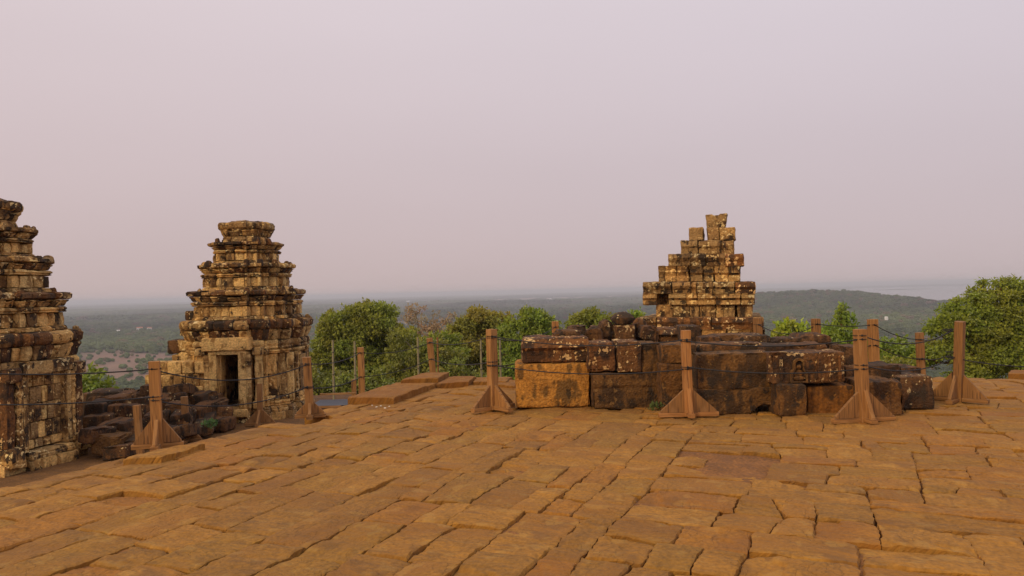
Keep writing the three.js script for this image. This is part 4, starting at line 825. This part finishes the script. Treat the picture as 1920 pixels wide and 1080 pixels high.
{ const P = (px, ytop, ybot, d, w, lean, key, label, wi, feet, turn) => { const a = D(px, ybot, d), b = D(px, ytop, d); post(key, V(a.x, a.y, a.z), b.y - a.y, w, turn || 0.1, feet, lean, label, wi); };
  P(296, 678, 840, 8.2, 0.12, -0.02, 5, 'thick wooden stand before the rubble heap, tallest on the left', 0, { len: 0.26, gusset: 0.26 }, 0.3);
  P(263, 760, 846, 12.4, 0.11, -0.05, 6, 'short thin post just left of the thick left stand', 1);
  P(350, 744, 828, 13.7, 0.12, -0.03, 7, 'short thin stand with small braces right of the thick left stand', 1, { len: 0.26, gusset: 0.22 }, 0.2);
  P(488, 720, 797, 15.2, 0.11, 0.0, 8, 'short thin stand before the foot of the doorway tower', 1, { len: 0.3, gusset: 0.25 }, 0.1);
  P(582, 670, 783, 10.0, 0.115, -0.04, 9, 'wooden stand at the right corner of the doorway tower', 1, { len: 0.2, gusset: 0.14 }, 0.2);
  P(679, 652, 742, 13.6, 0.12, -0.01, 10, 'wooden post rising behind the long raised edge slab', 0);
  P(664, 712, 742, 13.9, 0.09, 0, 11, 'stub post beside the post behind the raised edge slab', 1);
  P(812, 634, 704, 15.2, 0.13, -0.07, 12, 'leaning wooden post at the far left corner of the terrace', 0);
  P(1042, 603, 652, 13.5, 0.12, 0, 13, 'post top showing above the ledged block', 2);
  P(1422, 597, 660, 13.0, 0.135, 0, 14, 'post at the right foot of the stepped tower', 1);
  P(1531, 598, 660, 12.6, 0.13, 0, 15, 'post behind the humped stone at the right rear', 1);
  P(1640, 599, 695, 12.2, 0.14, -0.02, 16, 'tall post behind the flat slab, between two right stands', 0);
  P(1728, 624, 706, 12.4, 0.11, -0.03, 17, 'shorter post before the large right tree', 1);
  const a = D(-120, 850, 7.6); post(18, V(a.x, 0, a.z), 1.0, 0.12, 0.3, { len: 0.3, gusset: 0.25 }, 0, 'wooden stand just outside the left edge holding the left ropes', 0);
  const c = D(2010, 755, 9.2); post(19, V(c.x, 0, c.z), 1.09, 0.12, 0.2, ST, 0, 'wooden stand just outside the right edge holding the right rope', 0);
}
function rope(label, a, b, sag, r = 0.007) {
  const pts = []; for (let i = 0; i <= 16; i++) { const t = i / 16, p = a.clone().lerp(b, t); p.y -= sag * 4 * t * (1 - t); pts.push(p); }
  const g = mergeGeometries([new THREE.TubeGeometry(new THREE.CatmullRomCurve3(pts), 40, r, 6), ...[a, b].flatMap((p) => [new THREE.SphereGeometry(r * 2, 8, 6).translate(p.x, p.y, p.z), new THREE.TorusGeometry(0.07, r * 0.6, 6, 18).rotateX(Math.PI / 2).translate(p.x, p.y, p.z - 0.058)])]);   // wound round both posts
  single('rope', g, M.rope, label, 'rope', undefined);
}
{
  const S = [[18, 5, 'from the left edge to the thick left stand', 0.05, .95, .92, .62, .6], [5, 9, 'between the thick left stand and the doorway tower stand', 0.16, .92, .88, .56, .52], [9, 10, 'from the doorway tower stand to the post behind the edge slab', 0.07, .9, .9, .5, .4], [10, 12, 'between the post behind the edge slab and the leaning corner post', 0.08, .9, .88, .4, .45],
    [12, 1, 'from the leaning corner post to the stand left of the orange block', 0.08, .9, .92, .45, .6], [1, 13, 'from the stand left of the orange block to the half hidden post', 0.12, .9, .8, .55, .2], [1, 2, 'between the left and middle stands before the stack', 0.1, .92, .9, .56, .56], [2, 3, 'between the middle and right stands before the stack', 0.07, .88, .9, .58, .58],
    [3, 4, 'between the two right stands', 0.13, .94, .88, .62, .56], [14, 15, 'from the stepped tower post to the humped stone post', 0.16, .82, .85, .2, .2], [15, 16, 'from the humped stone post to the tall post behind the slab', 0.03, .85, .9, .2, .5], [16, 17, 'from the tall post behind the slab to the shorter post', 0.06, .9, .85, .5, .4], [17, 4, 'from the shorter post to the leaning right stand', 0.06, .85, .9, .42, .62], [4, 19, 'from the leaning right stand to the right edge', 0.06, .55, .5, 0, 0]];
  for (const [a, b, w, sag, ta, tb, la, lb] of S) {
    rope((a === 4 && b === 19 ? 'single black rope ' : 'upper black rope ') + w, POSTS[a](ta), POSTS[b](tb), sag);
    if (la) rope('lower black rope ' + w, POSTS[a](la), POSTS[b](lb), sag * 0.9);
  }
}
{ // thin poles beyond the fence
  const L = [[626, 638, 745, 15, 'thin pale pole nearest the doorway tower'], [667, 640, 745, 15, 'thin pale pole beside the post behind the edge slab'], [785, 632, 712, 16.2, 'thin pale pole left of the leaning corner post'], [822, 632, 712, 17, 'thin brown pole right of the leaning corner post'], [903, 636, 712, 16, 'thin pale pole left of the stand by the orange block'], [939, 634, 712, 16, 'thin pale pole just right of the stand by the orange block']];
  L.forEach(([px, y0, y1, d, label], i) => {
    const a = D(px, y0, d), b = D(px, y1, d), h = a.y - LOW, t = thing('thin_pole', label, 'pole', V(b.x, LOW, b.z));
    part('shaft', new THREE.CylinderGeometry(0.02, 0.024, h, 8).translate(0, h / 2, 0), i === 3 ? M.wood[1] : M.bamboo, t);
    for (const k of [0.86, 0.6, 0.4]) part('clip', new THREE.TorusGeometry(0.026, 0.006, 6, 10).rotateX(Math.PI / 2).translate(0, h * k, 0), M.rope, t);
  });
}
{ // dark stair landing below the terrace edge
  const p = D(622, 752, 12.9), t = thing('stair_landing', 'dark blue grey stair landing with wooden rims below the terrace edge', 'stairs', V(p.x, p.y, p.z)), dk = mat({ color: tone(0.022, 0.03, 0.045), roughness: 0.5 });
  for (let i = 0; i < 4; i++) part('deck_board', new THREE.BoxGeometry(0.62, 0.03, 0.17).translate(0.0, -0.05 - 0.0, 0.18 - i * 0.18), dk, t);
  part('riser', new THREE.BoxGeometry(0.6, 0.2, 0.04).translate(0, -0.165, 0.26), dk, t);
  part('rail', flatBox(0.64, 0.035, 0.05, 3).translate(0, 0.06, -0.48), M.wood[1], t);
  part('rail', flatBox(0.5, 0.04, 0.05, 4).translate(-0.02, -0.055, 0.3), M.wood[1], t);
  part('side_block', blockGeo(0.14, 0.14, 0.2, { seed: 4 }).translate(0.3, -0.12, 0.36), M.brown[0], t);
}
/* ------------------------------------------------------------------ small plants, litter */
function weed(label, p, r, n, col, seed) {
  const R = rng(seed), gs = []; for (let i = 0; i < n; i++) { const g = TUFT[0].clone(), s = 0.2 + 0.2 * R(); g.scale(s, s, s); g.rotateY(R() * 6); g.translate((R() - 0.5) * 2 * r, R() * r, (R() - 0.5) * r); gs.push(g); }
  const o = single('weed', mergeGeometries(gs), new THREE.MeshPhysicalMaterial({ color: tone(...col), roughness: 0.9, transmission: 0.3, thickness: 0, side: THREE.DoubleSide }), label, 'weed'); o.position.copy(p);
}
weed('small weed at the foot of the tall flaking block', G(1232, 769), 0.07, 14, [0.1, 0.14, 0.02], 1);
weed('green fern like plant at the right end of the rubble heap', D(393, 803, 11.3), 0.08, 20, [0.06, 0.14, 0.03], 2);
{ const R = rng(8), pale = mat({ color: tone(0.7, 0.62, 0.5) }); [[698, 762], [706, 765], [714, 763], [722, 767], [730, 764]].forEach(([x, y], i) => { const g = blockGeo(0.02 + 0.02 * R(), 0.014, 0.02, { seed: i, round: 0.01, amp: 0.004, seg: 0.01 }); const o = single('pebble', g, pale, 'white chip of stone scattered beside the long raised edge slab', 'pebble', 'white chips beside the edge slab'); const p = G(x, y); o.position.set(p.x, 0.015, p.z); }); }

console.log('tufts', tufts);
renderer.render(scene, camera);
